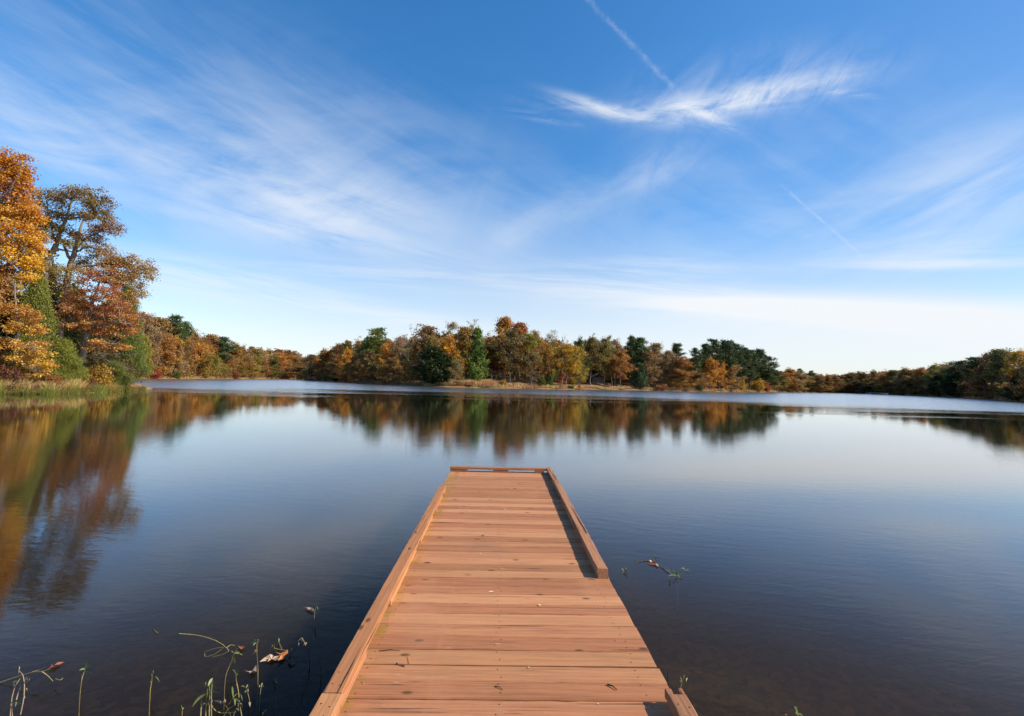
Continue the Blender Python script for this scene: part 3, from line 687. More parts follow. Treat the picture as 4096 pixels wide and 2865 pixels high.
hero('oak_tree','leaning oak with pale trunk and long bronze boughs reaching out over the water',262,9.0,
 [(238,1520,.38,0),(236,1340,.33,0),(261,1194,.29,0),(272,1094,.26,0),(284,1040,.23,0),(308,968,.17,0),(330,895,.09,0),(340,850,.04,0)],
 [(.15,[(284,1040,0),(250,965,-.6),(208,928,-1)]),(.15,[(275,1080,0),(340,1060,.5),(430,1055,.9),(520,1070,1.2),(585,1085,1.3)]),(.12,[(295,1010,0),(350,985,-.6),(410,1000,-.9)]),(.11,[(300,990,0),(360,940,.6),(430,915,.8),(465,915,.8)]),(.10,[(430,1055,.9),(500,1110,1),(556,1150,1.2)]),(.09,[(262,1194,0),(225,1210,-1),(190,1200,-1.2)])],
 [(444,905,36,36,20),(386,915,46,18,14),(350,958,66,24,24),(400,1005,58,28,24),(444,1044,58,28,26),(500,1051,48,36,26),(573,1076,42,36,26),(558,1150,28,40,16),(458,1104,58,40,26),(344,1051,58,34,20),(520,1110,40,30,14),(600,1100,16,28,6),(290,1095,50,36,16),(240,1150,44,40,12),(330,1110,50,34,12)],(.43,.25,.085),3,leaf=.20,per=34,clump=.48,bark=(.30,.23,.175))
hero('oak_tree','russet red oak in front with layered low boughs and dead white branches by the water',335,4.2,
 [(320,1512,.36,0),(330,1420,.28,0),(343,1345,.25,0),(352,1290,.2,0),(372,1200,.13,0),(400,1120,.06,0)],
 [(.11,[(345,1330,0),(400,1300,-.8),(480,1290,-1.2),(530,1300,-1.2)]),(.10,[(350,1290,0),(420,1240,.6),(490,1220,.9)]),(.10,[(340,1350,0),(300,1290,-.6),(260,1250,-.8)]),(.1,[(362,1240,0),(330,1190,.4),(300,1170,.6)]),(.09,[(340,1370,0),(400,1370,-1),(480,1385,-1.6)])],
 [(405,1130,85,45,44),(344,1194,66,46,34),(458,1190,76,50,42),(308,1251,68,38,34),(401,1244,86,42,44),(487,1251,70,46,40),(329,1301,68,28,28),(430,1320,84,36,40),(501,1316,42,38,22),(395,1380,78,24,28),(470,1392,48,20,16),(430,1090,70,30,22),(530,1290,28,36,12),(250,1290,30,30,10)],(.54,.23,.085),4,leaf=.19,per=36,clump=.42,flat=.42,bark=(.24,.19,.15),
 bare_limbs=[(.06,[(335,1400,-.5),(386,1408,-1.4),(440,1420,-2),(540,1415,-2.6)]),(.055,[(350,1420,-.4),(420,1440,-1.4),(480,1460,-2),(532,1480,-2.4)])])
hero('small_tree','low spreading orange leaved tree at the waterside below the golden maple',70,2.2,
 [(68,1520,.16,0),(70,1420,.13,0),(76,1300,.09,0),(60,1150,.05,0)],
 [(.06,[(72,1400,0),(130,1390,-.6),(175,1405,-.9)]),(.06,[(74,1330,0),(110,1300,.5),(150,1315,.6)]),(.05,[(70,1440,0),(110,1470,-.8),(170,1490,-1)]),(.05,[(72,1360,0),(30,1350,-.5),(-10,1340,-.6)])],
 [(18,1085,40,28,14),(16,1155,42,50,22),(40,1230,55,34,24),(105,1264,42,30,20),(86,1309,76,30,34),(143,1323,34,26,14),(18,1366,38,26,14),(107,1388,72,25,32),(165,1409,38,23,16),(86,1438,66,26,28),(172,1459,42,26,20),(66,1488,58,26,24),(138,1500,44,17,14),(-20,1260,40,60,20)],(.62,.32,.075),5,leaf=.20,per=26,clump=.36,flat=.5)
NB=[('cedar3',128,1105,64,(.20,.205,.04),6,'feathery green cedar behind the low orange waterside tree'),
 ('cedar4',243,1352,64,(.24,.24,.04),3.0,'bright yellow green cedar between the orange tree and the russet oak trunk'),
 ('cedar5',160,1040,44,(.055,.075,.02),12,'tall dark cedar showing behind the bronze oak trunk'),
 ('cedar3',488,1140,58,(.14,.17,.03),14,'green cedar topping out among the russet boughs at the bank end'),
 ('cedar4',512,1310,52,(.15,.18,.035),9,'dull green cedar at the end of the near bank behind the dead branches'),
 ('cedar5',455,1440,50,(.19,.205,.04),2.6,'low bushy green cedar at the waterside right of the russet oak trunk'),
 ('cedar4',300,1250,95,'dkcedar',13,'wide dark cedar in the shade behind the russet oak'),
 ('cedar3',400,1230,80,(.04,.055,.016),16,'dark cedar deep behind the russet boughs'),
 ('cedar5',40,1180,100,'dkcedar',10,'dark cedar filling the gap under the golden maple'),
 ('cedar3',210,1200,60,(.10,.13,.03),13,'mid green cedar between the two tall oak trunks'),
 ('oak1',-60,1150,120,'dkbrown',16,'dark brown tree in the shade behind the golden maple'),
 ('oak2',420,1180,90,'brown',22,'brown tree behind the russet oak crown'),
 ('oak3',250,1120,100,'olive',24,'olive tree glimpsed behind the tall oak trunks'),
 ('oak0',120,1000,90,'bronze',26,'bronze tree behind the golden maple and the dark cedar')]
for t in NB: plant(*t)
for (px,top,hw,c,b,l) in [(390,1452,48,(.40,.22,.035),1.4,'yellow orange leafy bush in front of the russet oak trunk'),(478,1492,30,(.09,.115,.02),1.2,'small dark green bush beside the driftwood log on the bank'),
  (25,1445,50,(.22,.09,.05),1.4,'dark red brown bush at the foot of the golden maple'),(205,1478,30,(.36,.15,.045),1.6,'small orange bush between the grass and the bright cedar'),(432,1530,22,(.5,.3,.03),.8,'small yellow bush in the tall bank grass'),(345,1490,30,(.27,.13,.05),1.8,'brown twiggy bush at the foot of the russet oak')]:
    plant('bush%d'%(px%3),px,top,hw,c,b,l,cat='shrub')
# driftwood
def fallen(name,label,pts,rad,seed,color,side=10,cat='log',back_twigs=1.0):
    rs=np.random.default_rng(seed); A=Acc(); pts=np.array(pts); P=pts[0].copy(); pts=pts-P
    A.tube(pts,np.linspace(rad,rad*.45,len(pts)),7,(.5,0,0))
    for _ in range(side):
        q,d=interp(pts,.2+.8*rs.random()); branch(A,q,d*.6+rs.normal(size=3)*.7+np.array([0,0,.3]),back_twigs*(.4+.8*rs.random()),rad*.3,rs,5,.1,.2,4)
    me=A.mesh(name,True); me.materials.append(BARK); o=link(name,me); o.location=P; o.color=(*color,1); tag(o,label,cat); return o
p=spot(448,.6); q=spot(500,.25)
fallen('driftwood_log','bleached driftwood log lying on the grassy tip of the near bank',[p+[0,0,.35],(p+q)/2+[0,0,.2],q+[0,0,.12]],.14,3,(.42,.33,.26),7,back_twigs=.9)
p=spot(285,2.6); q=spot(345,1.6); fallen('fallen_branch','pale fallen branch lying in the dry grass before the russet oak',[p+[0,0,.5],(p+q)/2+[0,0,.35],q+[0,0,.2]],.08,4,(.40,.31,.24),5,'branch')

# ---------------------------------------------------------------- far cove on the left
GC='trees along the far cove shore'
FC=[('open0',556,1245,48,'pink',9,'tall thin pinkish brown tree just past the near bank'),('tall0',612,1268,50,'brown',12,'tall brown tree with pale trunk left of the twin pines'),('oak2',655,1288,28,'olive',25,'rounded dark green crown showing left of the twin pines'),
 ('pine0',690,1262,40,'pine',17,'taller of the two dark pines over the far cove trees'),('pine2',733,1284,34,(0.117,0.156,0.039),17,'shorter broad pine beside the taller cove pine'),
 ('oak0',640,1335,52,'rust',4,'rust brown shore tree in front of the twin pines'),('oak1',580,1350,44,'brown',3,'brown shore tree above the red bushes'),('oak3',705,1352,52,(0.286,0.163,0.052),5,'bronze brown shore tree right below the twin pines'),
 ('oak4',782,1324,46,'brown',14,'dome shaped brown tree right of the twin pines'),('oak1',842,1338,42,(0.364,0.182,0.072),20,'brown tree with paler orange tip on the cove skyline'),('pine1',882,1347,36,'blcedar',9,'blue green pine standing alone in the middle of the cove trees'),
 ('oak2',800,1398,42,(0.286,0.195,0.039),3,'gold olive tree by the water left of the lone blue green pine'),('oak0',930,1370,44,(0.351,0.202,0.052),20,'yellow brown tree just right of the lone blue green pine'),
 ('small0',862,1422,30,'yg',1,'yellow green small tree overhanging the cove water'),('small1',815,1462,24,'gold',1,'small golden tree leaning over the cove waterline'),
 ('oak3',1045,1432,36,(0.390,0.195,0.078),4,'pinkish rust tree at the far end of the cove'),('oak4',1085,1424,32,(0.156,0.150,0.033),3,'dark green rounded tree at the far end of the cove'),('oak0',1000,1436,34,'gold',4,'golden tree between brown ones in the far cove')]
for t in FC: plant(*t,last=True,group=GC)
for (px,top,hw,c,l) in [(545,1470,13,'red','tall scarlet bush at the near end of the cove shore'),(612,1482,30,(.40,.07,.05),'wide crimson bush spreading along the cove waterline'),(706,1485,15,'cedar','small dark green cedar bush on the cove waterline'),(938,1478,20,(.33,.13,.05),'rust orange bush on the cove waterline below brown trees'),(1145,1470,14,(.45,.17,.03),'bright orange sapling near the far end of the cove')]:
    plant('bush1',px,top,hw,c,1.0,l,last=True,cat='shrub',group='bushes on the cove waterline')
# ---------------------------------------------------------------- wooded point in the middle
GP='trees on the wooded point'
IS=[('bare1',1232,1440,20,(.3,.2,.12),.8,'bare pale dead tree at the tip where the cove meets the point'),
 ('oak1',1248,1418,36,'dkbrown',5,'dark brown tree at the left tip of the wooded point'),('oak3',1295,1395,44,'rust',8,'rust brown tree near the left tip of the point'),('oak0',1350,1372,36,(0.351,0.156,0.065),13,'reddish brown tree on the left slope of the point'),
 ('oak2',1385,1392,34,'orange',5,'bright orange tree on the left half of the point'),('tall1',1388,1362,30,'olive',19,'olive topped tree left of the round pine'),('oak4',1445,1350,40,'brown',14,'brown tree just left of the round pine'),
 ('pine2',1498,1308,46,'pine2',12,'bright green round topped pine rising left of the bare twigs'),('pine0',1468,1346,24,'pine',15,'small dark pine tucked against the round topped pine'),('oak0',1532,1372,30,'orange',8,'small orange tree under the round topped pine'),
 ('open1',1590,1335,48,'pink',11,'thin pinkish brown tree right of the round topped pine'),('oak3',1480,1402,42,(0.312,0.176,0.078),5,'tan brown tree below the round topped pine'),('oak1',1560,1428,46,'brown',2.5,'low brown tree overhanging the shaded waterline'),('oak2',1430,1430,40,'rust',2,'low rust tree at the waterline below the orange tree'),
 ('oak4',1652,1350,34,'orust',6,'orange rust tree under the bare twigs on the point'),('bare0',1645,1286,52,(0.390,0.260,0.195),9,'tall leafless tree with fine grey twigs over the point'),('tall0',1700,1303,46,(0.325,0.176,0.078),11,'tall tan brown tree right of the leafless one'),('oak0',1722,1342,38,'bronze',5,'bronze tree in front of the tall tan brown one'),
 ('oak3',1795,1342,46,'orange',5.5,'flame orange tree above the big black green cedar'),('open0',1808,1286,40,'bronze',13,'thin bronze tree with see through top over the flame orange one'),
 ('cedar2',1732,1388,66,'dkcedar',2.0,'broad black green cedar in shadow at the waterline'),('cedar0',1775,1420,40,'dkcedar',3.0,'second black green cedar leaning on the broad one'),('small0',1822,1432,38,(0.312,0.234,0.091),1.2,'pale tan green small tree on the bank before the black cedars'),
 ('tall0',1860,1306,42,(0.390,0.221,0.052),6,'golden brown tree left of the tall green cedar'),('open1',1884,1277,34,(0.247,0.156,0.078),13,'thin topped grey brown tree behind the green cedar'),('cedar1',1905,1312,40,(0.156,0.202,0.036),5,'tall green cedar left of the pale shelter roof'),
 ('tall1',2013,1266,56,'orust',15,'tallest tree of the point with glowing orange top'),('tall0',2074,1290,38,'rred',15,'dark red brown tree right of the orange topped tallest one'),('oak5',2040,1312,76,(0.240,0.163,0.058),5,'big olive brown oak with thick dark trunk in the middle of the point'),
 ('oak5',1966,1342,34,(0.325,0.150,0.046),20,'orange brown tree behind the shelter roof'),('oak6',2118,1330,44,'yg',8,'yellow olive tree right of the big olive brown oak'),('open0',2138,1318,32,'brown',15,'thin brown tree behind the yellow olive one'),('small1',2125,1405,46,(0.260,0.176,0.072),2.6,'olive brown tree with straight pale trunk near the bank edge'),
 ('open1',2196,1317,42,'bronze',11,'bronze tree with lumpy open top right of the yellow olive one'),('oak4',2206,1352,32,(0.130,0.150,0.039),14,'dark olive green tree behind the lumpy bronze one'),('oak5',2196,1375,44,(0.468,0.234,0.039),5,'golden orange tree with dark straight trunk'),
 ('bare1',2248,1335,30,(0.390,0.260,0.195),13,'small leafless grey tree on the point skyline'),('oak6',2268,1372,48,'gold',4,'golden yellow tree at the right side of the inlet mouth'),('small1',2252,1488,30,(0.442,0.156,0.078),1.4,'small pinkish rust tree low on the bank'),
 ('oak3',2315,1348,30,(0.130,0.143,0.039),15,'dark olive tree behind the golden yellow one'),('small0',2310,1430,32,(0.520,0.338,0.039),4,'low golden green tree leaning over the inlet'),('oak6',2364,1345,48,(0.247,0.169,0.052),7,'olive brown tree above the cabin'),('oak5',2418,1345,44,'olive',9,'olive tree with pale upper trunk right above the cabin'),('open0',2458,1356,42,'brown',11,'thin brown tree right of the olive one'),
 ('oak6',2445,1428,40,(0.364,0.189,0.065),9,'orange brown tree to the right of the cabin'),('oak5',2482,1400,46,'rust',4,'rust brown tree on the bright bank'),('oak4',2480,1358,38,(0.325,0.169,0.072),13,'rust brown tree left of the two slim pines'),
 ('pine3',2522,1343,24,'pine',12,'slim dark pine with flat top, the left of a close pair'),('pine1',2556,1350,34,(0.111,0.156,0.039),11,'fuller dark green pine, the right of a close pair'),('tall1',2625,1372,42,'tan',9,'tan tree right of the close pair of pines'),('bare0',2637,1360,24,(0.390,0.260,0.195),10,'leafless twiggy top beside the tan tree'),
 ('oak3',2594,1396,42,(0.338,0.189,0.078),5,'tan brown tree above the blue green cedar'),('cedar0',2557,1452,32,'blcedar',2.2,'rounded blue green cedar standing alone on the bank'),('pine3',2707,1372,26,'pine',11,'single small pine with tiered flat top'),('oak1',2668,1402,36,'tan',7,'pale tan tree left of the tiered pine'),
 ('oak0',2716,1426,48,'rust',3.5,'rust tree with dark leaning trunk at the waterline'),('oak2',2733,1482,40,(0.390,0.208,0.058),2,'low golden rust tree right of the leaning trunk'),('oak4',2764,1418,28,'orange',10,'narrow orange tree left of the big pine stand'),('small1',2800,1490,32,(0.325,0.182,0.078),2,'small tan brown tree at the waterline before the pines'),
 ('oak3',2843,1432,42,'orust',4,'orange rust tree in front of the big pine stand'),('oak1',2876,1442,32,'orange',5,'golden orange tree among the big pine stand'),('oak4',2930,1440,44,'brown',3,'round brown tree in front of the pines'),('small0',2923,1490,42,(0.338,0.202,0.091),1.5,'low tan brown tree with two pale trunks at the waterline'),
 ('oak2',3156,1472,40,'orust',5,'rust orange tree just right of the pine stand'),('oak0',3180,1482,32,'tan',3,'tan tree at the water right of the rust orange one')]
for t in IS: plant(*t,group=GP)
PS=[(2787,1390,26,5,'left outer pine of the tall stand, a little lower'),(2818,1374,26,12,'second pine of the tall stand from its left edge'),(2856,1356,36,10,'tallest broad pine of the stand'),(2905,1360,38,9,'broad pine in the middle of the tall stand'),(2944,1373,36,8,'dense pine right of the middle of the stand'),(2972,1391,32,6,'pine halfway down the right slope of the stand'),
 (3000,1399,30,5,'pine with layered top on the right slope of the stand'),(3036,1396,30,6,'slender pine with bare pale trunk on the right slope'),(3079,1422,30,4,'outer right pine of the stand near the water'),(3060,1462,30,3,'low pine with drooping boughs beside the red bush'),(3100,1478,26,3,'lowest pine at the right end of the stand'),(2985,1462,30,3,'lower pine behind the yellow waterside bush')]
for i,(px,top,hw,b,l) in enumerate(PS): plant('pine%d'%((i*3+2)%4),px,top,hw,(.08,.105,.032),b,l,group='pines of the tall stand')
for (key,px,top,hw,c,b,l) in [('bush0',1872,1502,7,'yel',6,'small bright yellow bush below the green cedar'),('bush1',2013,1516,16,(0.494,0.260,0.065),2,'orange yellow bush on the leafy slope'),('cedar1',2166,1500,16,'cedar',3,'small dark cedar on the slope'),('cedar0',2199,1478,15,(0.130,0.156,0.026),2.4,'young bright green cedar on a bare stem'),('bush2',2280,1540,14,(0.091,0.130,0.026),1,'dark green bush at the inlet mouth'),
  ('bush0',2318,1538,6,(0.429,0.130,0.065),1.5,'rusty red bush at the inlet mouth'),('bush0',3034,1515,27,(0.546,0.325,0.039),1.2,'yellow bush at the waterline below the pines'),('bush1',3066,1530,14,'red',1.2,'bright red bush at the waterline below the pines'),('bush2',2968,1515,14,(0.546,0.351,0.039),2.5,'golden bush between pine trunks'),
  ('cedar2',1305,1498,10,'cedar',1,'tiny bright cedar at the left tip of the point'),('cedar1',1345,1490,20,'dkcedar',1,'low dark cedar at the left part of the shaded shore'),('bush0',1380,1495,16,(0.429,0.169,0.065),1,'rusty bush on the shaded shore'),('bush2',1760,1530,20,(.25,.19,.13),.7,'grey tangled brush pile by the black cedars'),('bush1',1830,1520,30,(0.442,0.247,0.117),1,'tan dry bush on the bank below the tan green tree'),('bush2',1880,1522,32,(0.468,0.273,0.130),1.2,'tan dry bush spilling down the sunlit bank'),('bush0',2800,1535,16,(0.117,0.130,0.033),1.5,'green bush low at the shore before the pines'),('bush1',2640,1535,26,(0.390,0.169,0.078),1.2,'rusty low bush right of the blue green cedar')]:
    plant(key,px,top,hw,c,b,l,cat='shrub',group='bushes on the bank of the point',name='shrub')
# ---------------------------------------------------------------- far right cove and the shaded right bank
GR='trees on the shaded far right bank'
RB=[('pine1',3197,1474,13,'blcedar',22,'small far pine over the right cove, the left one'),('pine0',3245,1482,14,'blcedar',22,'small far pine over the right cove, the right one'),('oak0',3215,1492,34,'brown',8,'far brown tree under the small pines'),('oak2',3312,1496,22,'orust',4,'far orange rust tree in the right cove'),
 ('oak1',3270,1502,34,(0.312,0.169,0.078),5,'far tan brown tree in the right cove'),('oak4',3345,1498,30,(0.351,0.182,0.065),5,'far rust tree left of the dark cove edge'),('oak3',3400,1490,34,'dkbrown',8,'dark brown tree at the cove edge'),('oak0',3450,1486,32,(0.221,0.143,0.052),9,'olive brown tree behind the pale strip of shore'),('oak2',3500,1480,32,'brown',10,'brown tree right of the olive brown one'),('oak4',3538,1478,34,'rust',9,'rust tree above the pale strip of shore'),
 ('oak1',3575,1480,30,(0.156,0.130,0.039),7,'dark olive tree right of the rust one'),('oak3',3625,1470,38,'brown',9,'brown round tree on the right bank'),('open0',3600,1500,26,(0.286,0.195,0.117),3,'grey thin tree on the dark right bank'),('oak0',3680,1470,36,'rust',9,'rust brown tree on the right bank'),('oak2',3735,1455,38,'olive',10,'olive crowned tree on the right bank'),('open1',3785,1443,42,'tan',13,'tan thin topped tree on the right bank'),
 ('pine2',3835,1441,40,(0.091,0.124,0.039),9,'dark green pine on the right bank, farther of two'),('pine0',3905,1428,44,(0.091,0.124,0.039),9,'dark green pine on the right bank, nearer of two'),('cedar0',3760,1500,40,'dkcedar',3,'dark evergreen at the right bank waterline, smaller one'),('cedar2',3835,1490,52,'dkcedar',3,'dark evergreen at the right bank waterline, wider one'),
 ('oak4',3952,1470,62,(0.351,0.163,0.065),3,'rust brown tree standing out before the dark right bank'),('oak1',3972,1412,46,(0.286,0.124,0.058),11,'red brown tree behind the rust one on the right bank'),('bare1',3950,1405,24,(0.390,0.260,0.195),13,'leafless grey top on the right bank skyline'),('tall0',4012,1395,42,(0.221,0.189,0.065),10,'pale olive tall tree near the right bank end'),
 ('oak2',4072,1398,52,(0.598,0.338,0.039),6,'golden yellow tree at the near end of the right bank'),('cedar1',4085,1500,50,'dkcedar',2.5,'dark evergreen below the golden yellow tree'),('oak0',4040,1470,40,'dkbrown',4,'dark brown tree below the pale olive one'),('oak3',3700,1512,34,'dkbrown',3,'dark brown low tree on the right bank'),('oak4',3655,1500,34,(0.182,0.143,0.046),4,'dark olive low tree on the right bank'),('oak1',3565,1515,24,'dkbrown',3,'low dark tree right of the pale strip of shore'),('oak2',3425,1520,24,'dkbrown',3,'low dark tree left of the pale strip of shore'),
 ('oak3',4150,1405,60,'brown',8,'brown tree past the golden yellow one'),('bare0',3443,1532,10,(0.390,0.260,0.195),1.5,'small pale bare sapling at the left end of the pale strip')]
for t in RB: plant(*t,group=GR)
# ---------------------------------------------------------------- wood behind the front rows
SKY_B=[(540,1260),(600,1275),(660,1300),(720,1310),(780,1326),(840,1345),(900,1368),(960,1378),(1020,1386),(1080,1392),(1140,1398),(1200,1402)]
SKY_C=[(1215,1420),(1290,1398),(1330,1378),(1400,1366),(1450,1352),(1560,1345),(1650,1335),(1700,1312),(1760,1318),(1850,1325),(1930,1345),(1990,1322),(2080,1320),(2150,1335),(2250,1362),(2300,1380),(2360,1360),(2450,1365),(2500,1372),(2600,1395),(2700,1420),(2760,1425),(2800,1410),(2900,1385),(3000,1420),(3080,1455),(3110,1490)]
SKY_D=[(3120,1480),(3200,1488),(3300,1496),(3360,1497),(3420,1488),(3500,1484),(3580,1482),(3660,1474),(3740,1462),(3800,1450),(3880,1440),(3960,1420),(4040,1402),(4140,1402)]
def fill(sky,step,rows,label,group,last,cols,keys,mass=None,back_from=0):
    # rows nearer than back_from are single trees; what lies behind them reads as one wood
    xs=[a for a,b in sky]; ys=[b for a,b in sky]; rs=np.random.default_rng(len(sky)); B,W=Acc(),Acc()
    for (back,drop) in rows:
        px=xs[0]
        while px<=xs[-1]:
            t=np.interp(px,xs,ys)+drop*(.4+1.1*rs.random()); c=np.array(PAL[cols[rs.integers(len(cols))]])*(.85+.3*rs.random()); key=keys[rs.integers(len(keys))]; hw=step*(.72+.3*rs.random()); bk=back+rs.random()*6
            if mass and back>=back_from:
                P=spot(px,bk,last); H=height_to(P,t); Wd=hw*depth_of(P)/F; co,wv,wq=RAW[key]; h0,w0=PROTO[key][2:]; an=rs.random()*6.28; ca,sa=math.cos(an),math.sin(an)
                def tf(v):
                    v=v*np.array([Wd/w0,Wd/w0,H/h0]); return np.stack([v[:,0]*ca-v[:,1]*sa,v[:,0]*sa+v[:,1]*ca,v[:,2]],1)+P-np.array([0,0,.15])
                q=co.reshape(-1,4,3)[rs.integers(4)::4]; m_=q.mean(1,keepdims=True); q=m_+(q-m_)*1.75; n=len(q); hue=float(np.clip(.5+(.55-c[1]/c[0])*2.2,0,1))
                B.add(tf(q.reshape(-1,3)),np.arange(4*n).reshape(n,4),np.stack([rs.random(n),np.clip(hue+.15*rs.normal(size=n),0,1),rs.random(n)],1)); W.add(tf(wv),wq)
            else: plant(key,px,t,hw,c,bk,label,last=last,group=group)
            px+=step*(.75+.5*rs.random())
    if B.n:
        me=B.mesh('woods'); me.materials.append(LEAF); o=link('woods',me); o.color=(.36,.20,.07,1); tag(o,mass,'woods',None,'stuff')
        me=W.mesh('trunks',True); me.materials.append(BARK); t_=link('trunks',me,None,o); t_.color=(*bark_of('oak'),1); t_['kind']='stuff'
OK=['oak0','oak1','oak2','oak3','oak4','tall0','tall1','oak0','oak2']
fill(SKY_B,36,[(34,2),(22,14),(11,34)],'autumn brown tree packed in the wood behind the far cove shore','wood behind the far cove',True,['brown','rust','bronze','brown','tan','olive','orust'],OK,'brown mass of woods behind the far cove',30)
fill(SKY_B,34,[(1.6,64)],'small brown or gold tree in the front row along the far cove shore','front row along the far cove',True,['brown','rust','gold','bronze','yg','tan','orust'],['oak0','oak1','small0','oak3','small1'])
fill(SKY_C,48,[(42,10),(30,20),(19,44)],'autumn brown tree packed behind the front rows of the wooded point','wood behind the point',False,['brown','rust','bronze','dkbrown','olive','orust'],OK,'brown mass of woods at the back of the wooded point',38)
fill([(1230,1460),(1400,1440),(1560,1455),(1680,1450)],44,[(1.4,10)],'low brown tree hanging over the shaded left shore of the point','low trees on the shaded shore of the point',False,['dkbrown','brown','rust','bronze'],['oak0','oak1','oak3','small0'])
fill(SKY_D,38,[(32,2),(21,10),(11,26)],'dull brown tree packed in the wood along the far right shore','wood along the far right shore',False,['dkbrown','brown','rust','bronze','olive'],OK,'dull brown mass of woods behind the far right shore',20)
fill([(3120,1530),(3400,1530),(3600,1525),(3800,1520),(4130,1515)],38,[(1.6,8)],'low dark tree in the shaded front row of the far right shore','front row of the far right shore',False,['dkbrown','brown','dkcedar','bronze'],['oak0','oak1','small0','oak3'])

p=spot(1236,.3); q=spot(1266,-.6)
fallen('fallen_tree','tangle of bleached fallen branches at the left tip of the point',[p+[0,0,1.2],(p+q)/2+[0,0,1.6],q+[0,0,.1]],.16,8,(.50,.42,.36),16,'fallen tree',2.6)

fill([(-760,1050),(-400,900),(-120,900)],120,[(5,0),(12,-40),(22,60)],'autumn tree standing farther along the near bank','trees farther along the near bank',False,['rust','brown','bronze','orust','olive'],OK,'autumn woods farther along the near bank',0)
fill([(4190,1405),(4500,1380),(5000,1330)],80,[(4,30),(14,0),(26,20)],'autumn tree farther along the right bank','trees farther along the right bank',False,['dkbrown','brown','rust','bronze','olive'],OK,'autumn woods farther along the right bank',0)
# ---------------------------------------------------------------- grass, undergrowth
def strew(name,label,cat,px0,px1,b0,b1,n,h0,h1,wid,color,seed,lean=.35,last=False,pw=1.0,zs=0.0,skip=None):
    rs=np.random.default_rng(seed); xs=np.linspace(px0,px1,260); dist=np.array([shore_dist(x,last) [0] for x in xs]); 
    px=px0+(px1-px0)*rs.random(n); bk=b0+(b1-b0)*rs.random(n)**pw
    if skip is not None: k=~skip(px,bk,rs); px,bk=px[k],bk[k]; n=len(px)
    az=[]; dd=[ray(x,horizon(x)) for x in xs]; ax=np.interp(px,xs,[math.atan2(d[0],d[1]) for d in dd]); D=np.interp(px,xs,dist)+bk
    X=np.sin(ax)*D; Y=np.cos(ax)*D; Z=ground_z(X,Y)+zs; patch=.5+.5*np.sin(px*.045+seed)*np.cos(px*.017+bk*.9)
    h=(h0+(h1-h0)*rs.random(n))*(.55+.6*patch); a=rs.random(n)*6.283; w_=wid*(.6+.8*rs.random(n)); ln=rs.normal(size=(n,2))*lean*h[:,None]
    p=np.stack([X,Y,Z-.05],1); s_=np.stack([np.cos(a),np.sin(a),np.zeros(n)],1)*w_[:,None]*.5
    t=p+np.stack([ln[:,0],ln[:,1],h],1); mid_=p*.45+t*.55+np.stack([np.zeros(n),np.zeros(n),h*.08],1)
    v=np.stack([p-s_,p+s_,mid_+s_*.7,mid_-s_*.7,t+s_*.12,t-s_*.12],1).reshape(-1,3); b=np.arange(n)*6
    q=np.concatenate([np.stack([b,b+1,b+2,b+3],1),np.stack([b+3,b+2,b+4,b+5],1)])
    va=np.stack([rs.random(n),np.clip(patch+.2*rs.normal(size=n),0,1),rs.random(n)],1); va=np.concatenate([va,va])
    me=make_mesh(name,v,q,va); me.materials.append(GRASS); o=link(name,me); o.color=(*color,1); tag(o,label,cat,None,'stuff'); return o
strew('dry_grass','tall straw coloured grass on the near bank','grass',-60,470,.35,3.2,15000,.5,1.15,.035,(.52,.34,.14),1)
strew('green_grass','green sedge along the waterline of the near bank','grass',-60,585,-.75,1.1,15000,.18,.75,.035,(.22,.20,.045),2,pw=1.3)
strew('dry_grass','tan and rusty grass along the bank of the wooded point','grass',1700,3110,.3,3.4,9000,.4,1.3,.14,(.60,.37,.175),3,pw=1.4)
strew('green_grass','green fringe of sedge at the waterline of the point','grass',1750,3110,-.3,.7,6000,.25,.6,.14,(.22,.20,.06),4)
strew('dry_grass','tan grass fringe along the far cove waterline','grass',517,1225,.0,2.2,6000,.3,1.1,.2,(.42,.27,.11),5,last=True)
strew('dry_grass','rusty grass tufts on the shaded shore left of the black cedars','grass',1225,1700,.0,2.5,3500,.3,.9,.16,(.30,.18,.09),6)
strew('dry_grass','tan grass along the far right shore','grass',3110,4140,.0,2.0,5000,.3,.8,.2,(.30,.20,.10),7)
strew('dry_grass','orange tan brush of dry stems on the bright bank below the green cedar','grass',1800,1990,.6,5.5,4500,.8,1.9,.14,(.64,.37,.18),8)
def under(name,label,px0,px1,b0,b1,n,hmax,color,seed,last=False,per=14,leaf=.5,skip=None,rad=1.1):
    rs=np.random.default_rng(seed); xs=np.linspace(px0,px1,260); dist=np.array([shore_dist(x,last)[0] for x in xs]); dd=[ray(x,horizon(x)) for x in xs]
    px=px0+(px1-px0)*rs.random(n); bk=b0+(b1-b0)*rs.random(n)
    if skip is not None: k=~skip(px,bk,rs); px,bk=px[k],bk[k]
    ax=np.interp(px,xs,[math.atan2(d[0],d[1]) for d in dd]); D=np.interp(px,xs,dist)+bk; X=np.sin(ax)*D; Y=np.cos(ax)*D
    C=np.stack([X,Y,ground_z(X,Y)+hmax*rs.random(len(X))**1.2*np.clip(bk/12,.35,1)],1); B=Acc(); clumps(B,C,rs,per,rad,leaf,.8)
    me=B.mesh(name); me.materials.append(LEAF); o=link(name,me); o.color=(*color,1); tag(o,label,'undergrowth',None,'stuff')
def glade(px,bk,rs): return ((px>1880)&(px<2330)&(bk<24)&(rs.random(len(px))<.985))|((px>2335)&(px<2560)&(bk<26)&(rs.random(len(px))<.97))|((px>2560)&(px<2960)&(bk<9)&(rs.random(len(px))<.75))
under('undergrowth','brown brushwood under the trees of the wooded point',1225,3110,3,52,4200,6.0,(.24,.14,.055),11,skip=glade)
under('undergrowth','brown brushwood under the trees behind the far cove',530,1225,2,40,2200,6.5,(.30,.17,.06),12,last=True,leaf=.6)
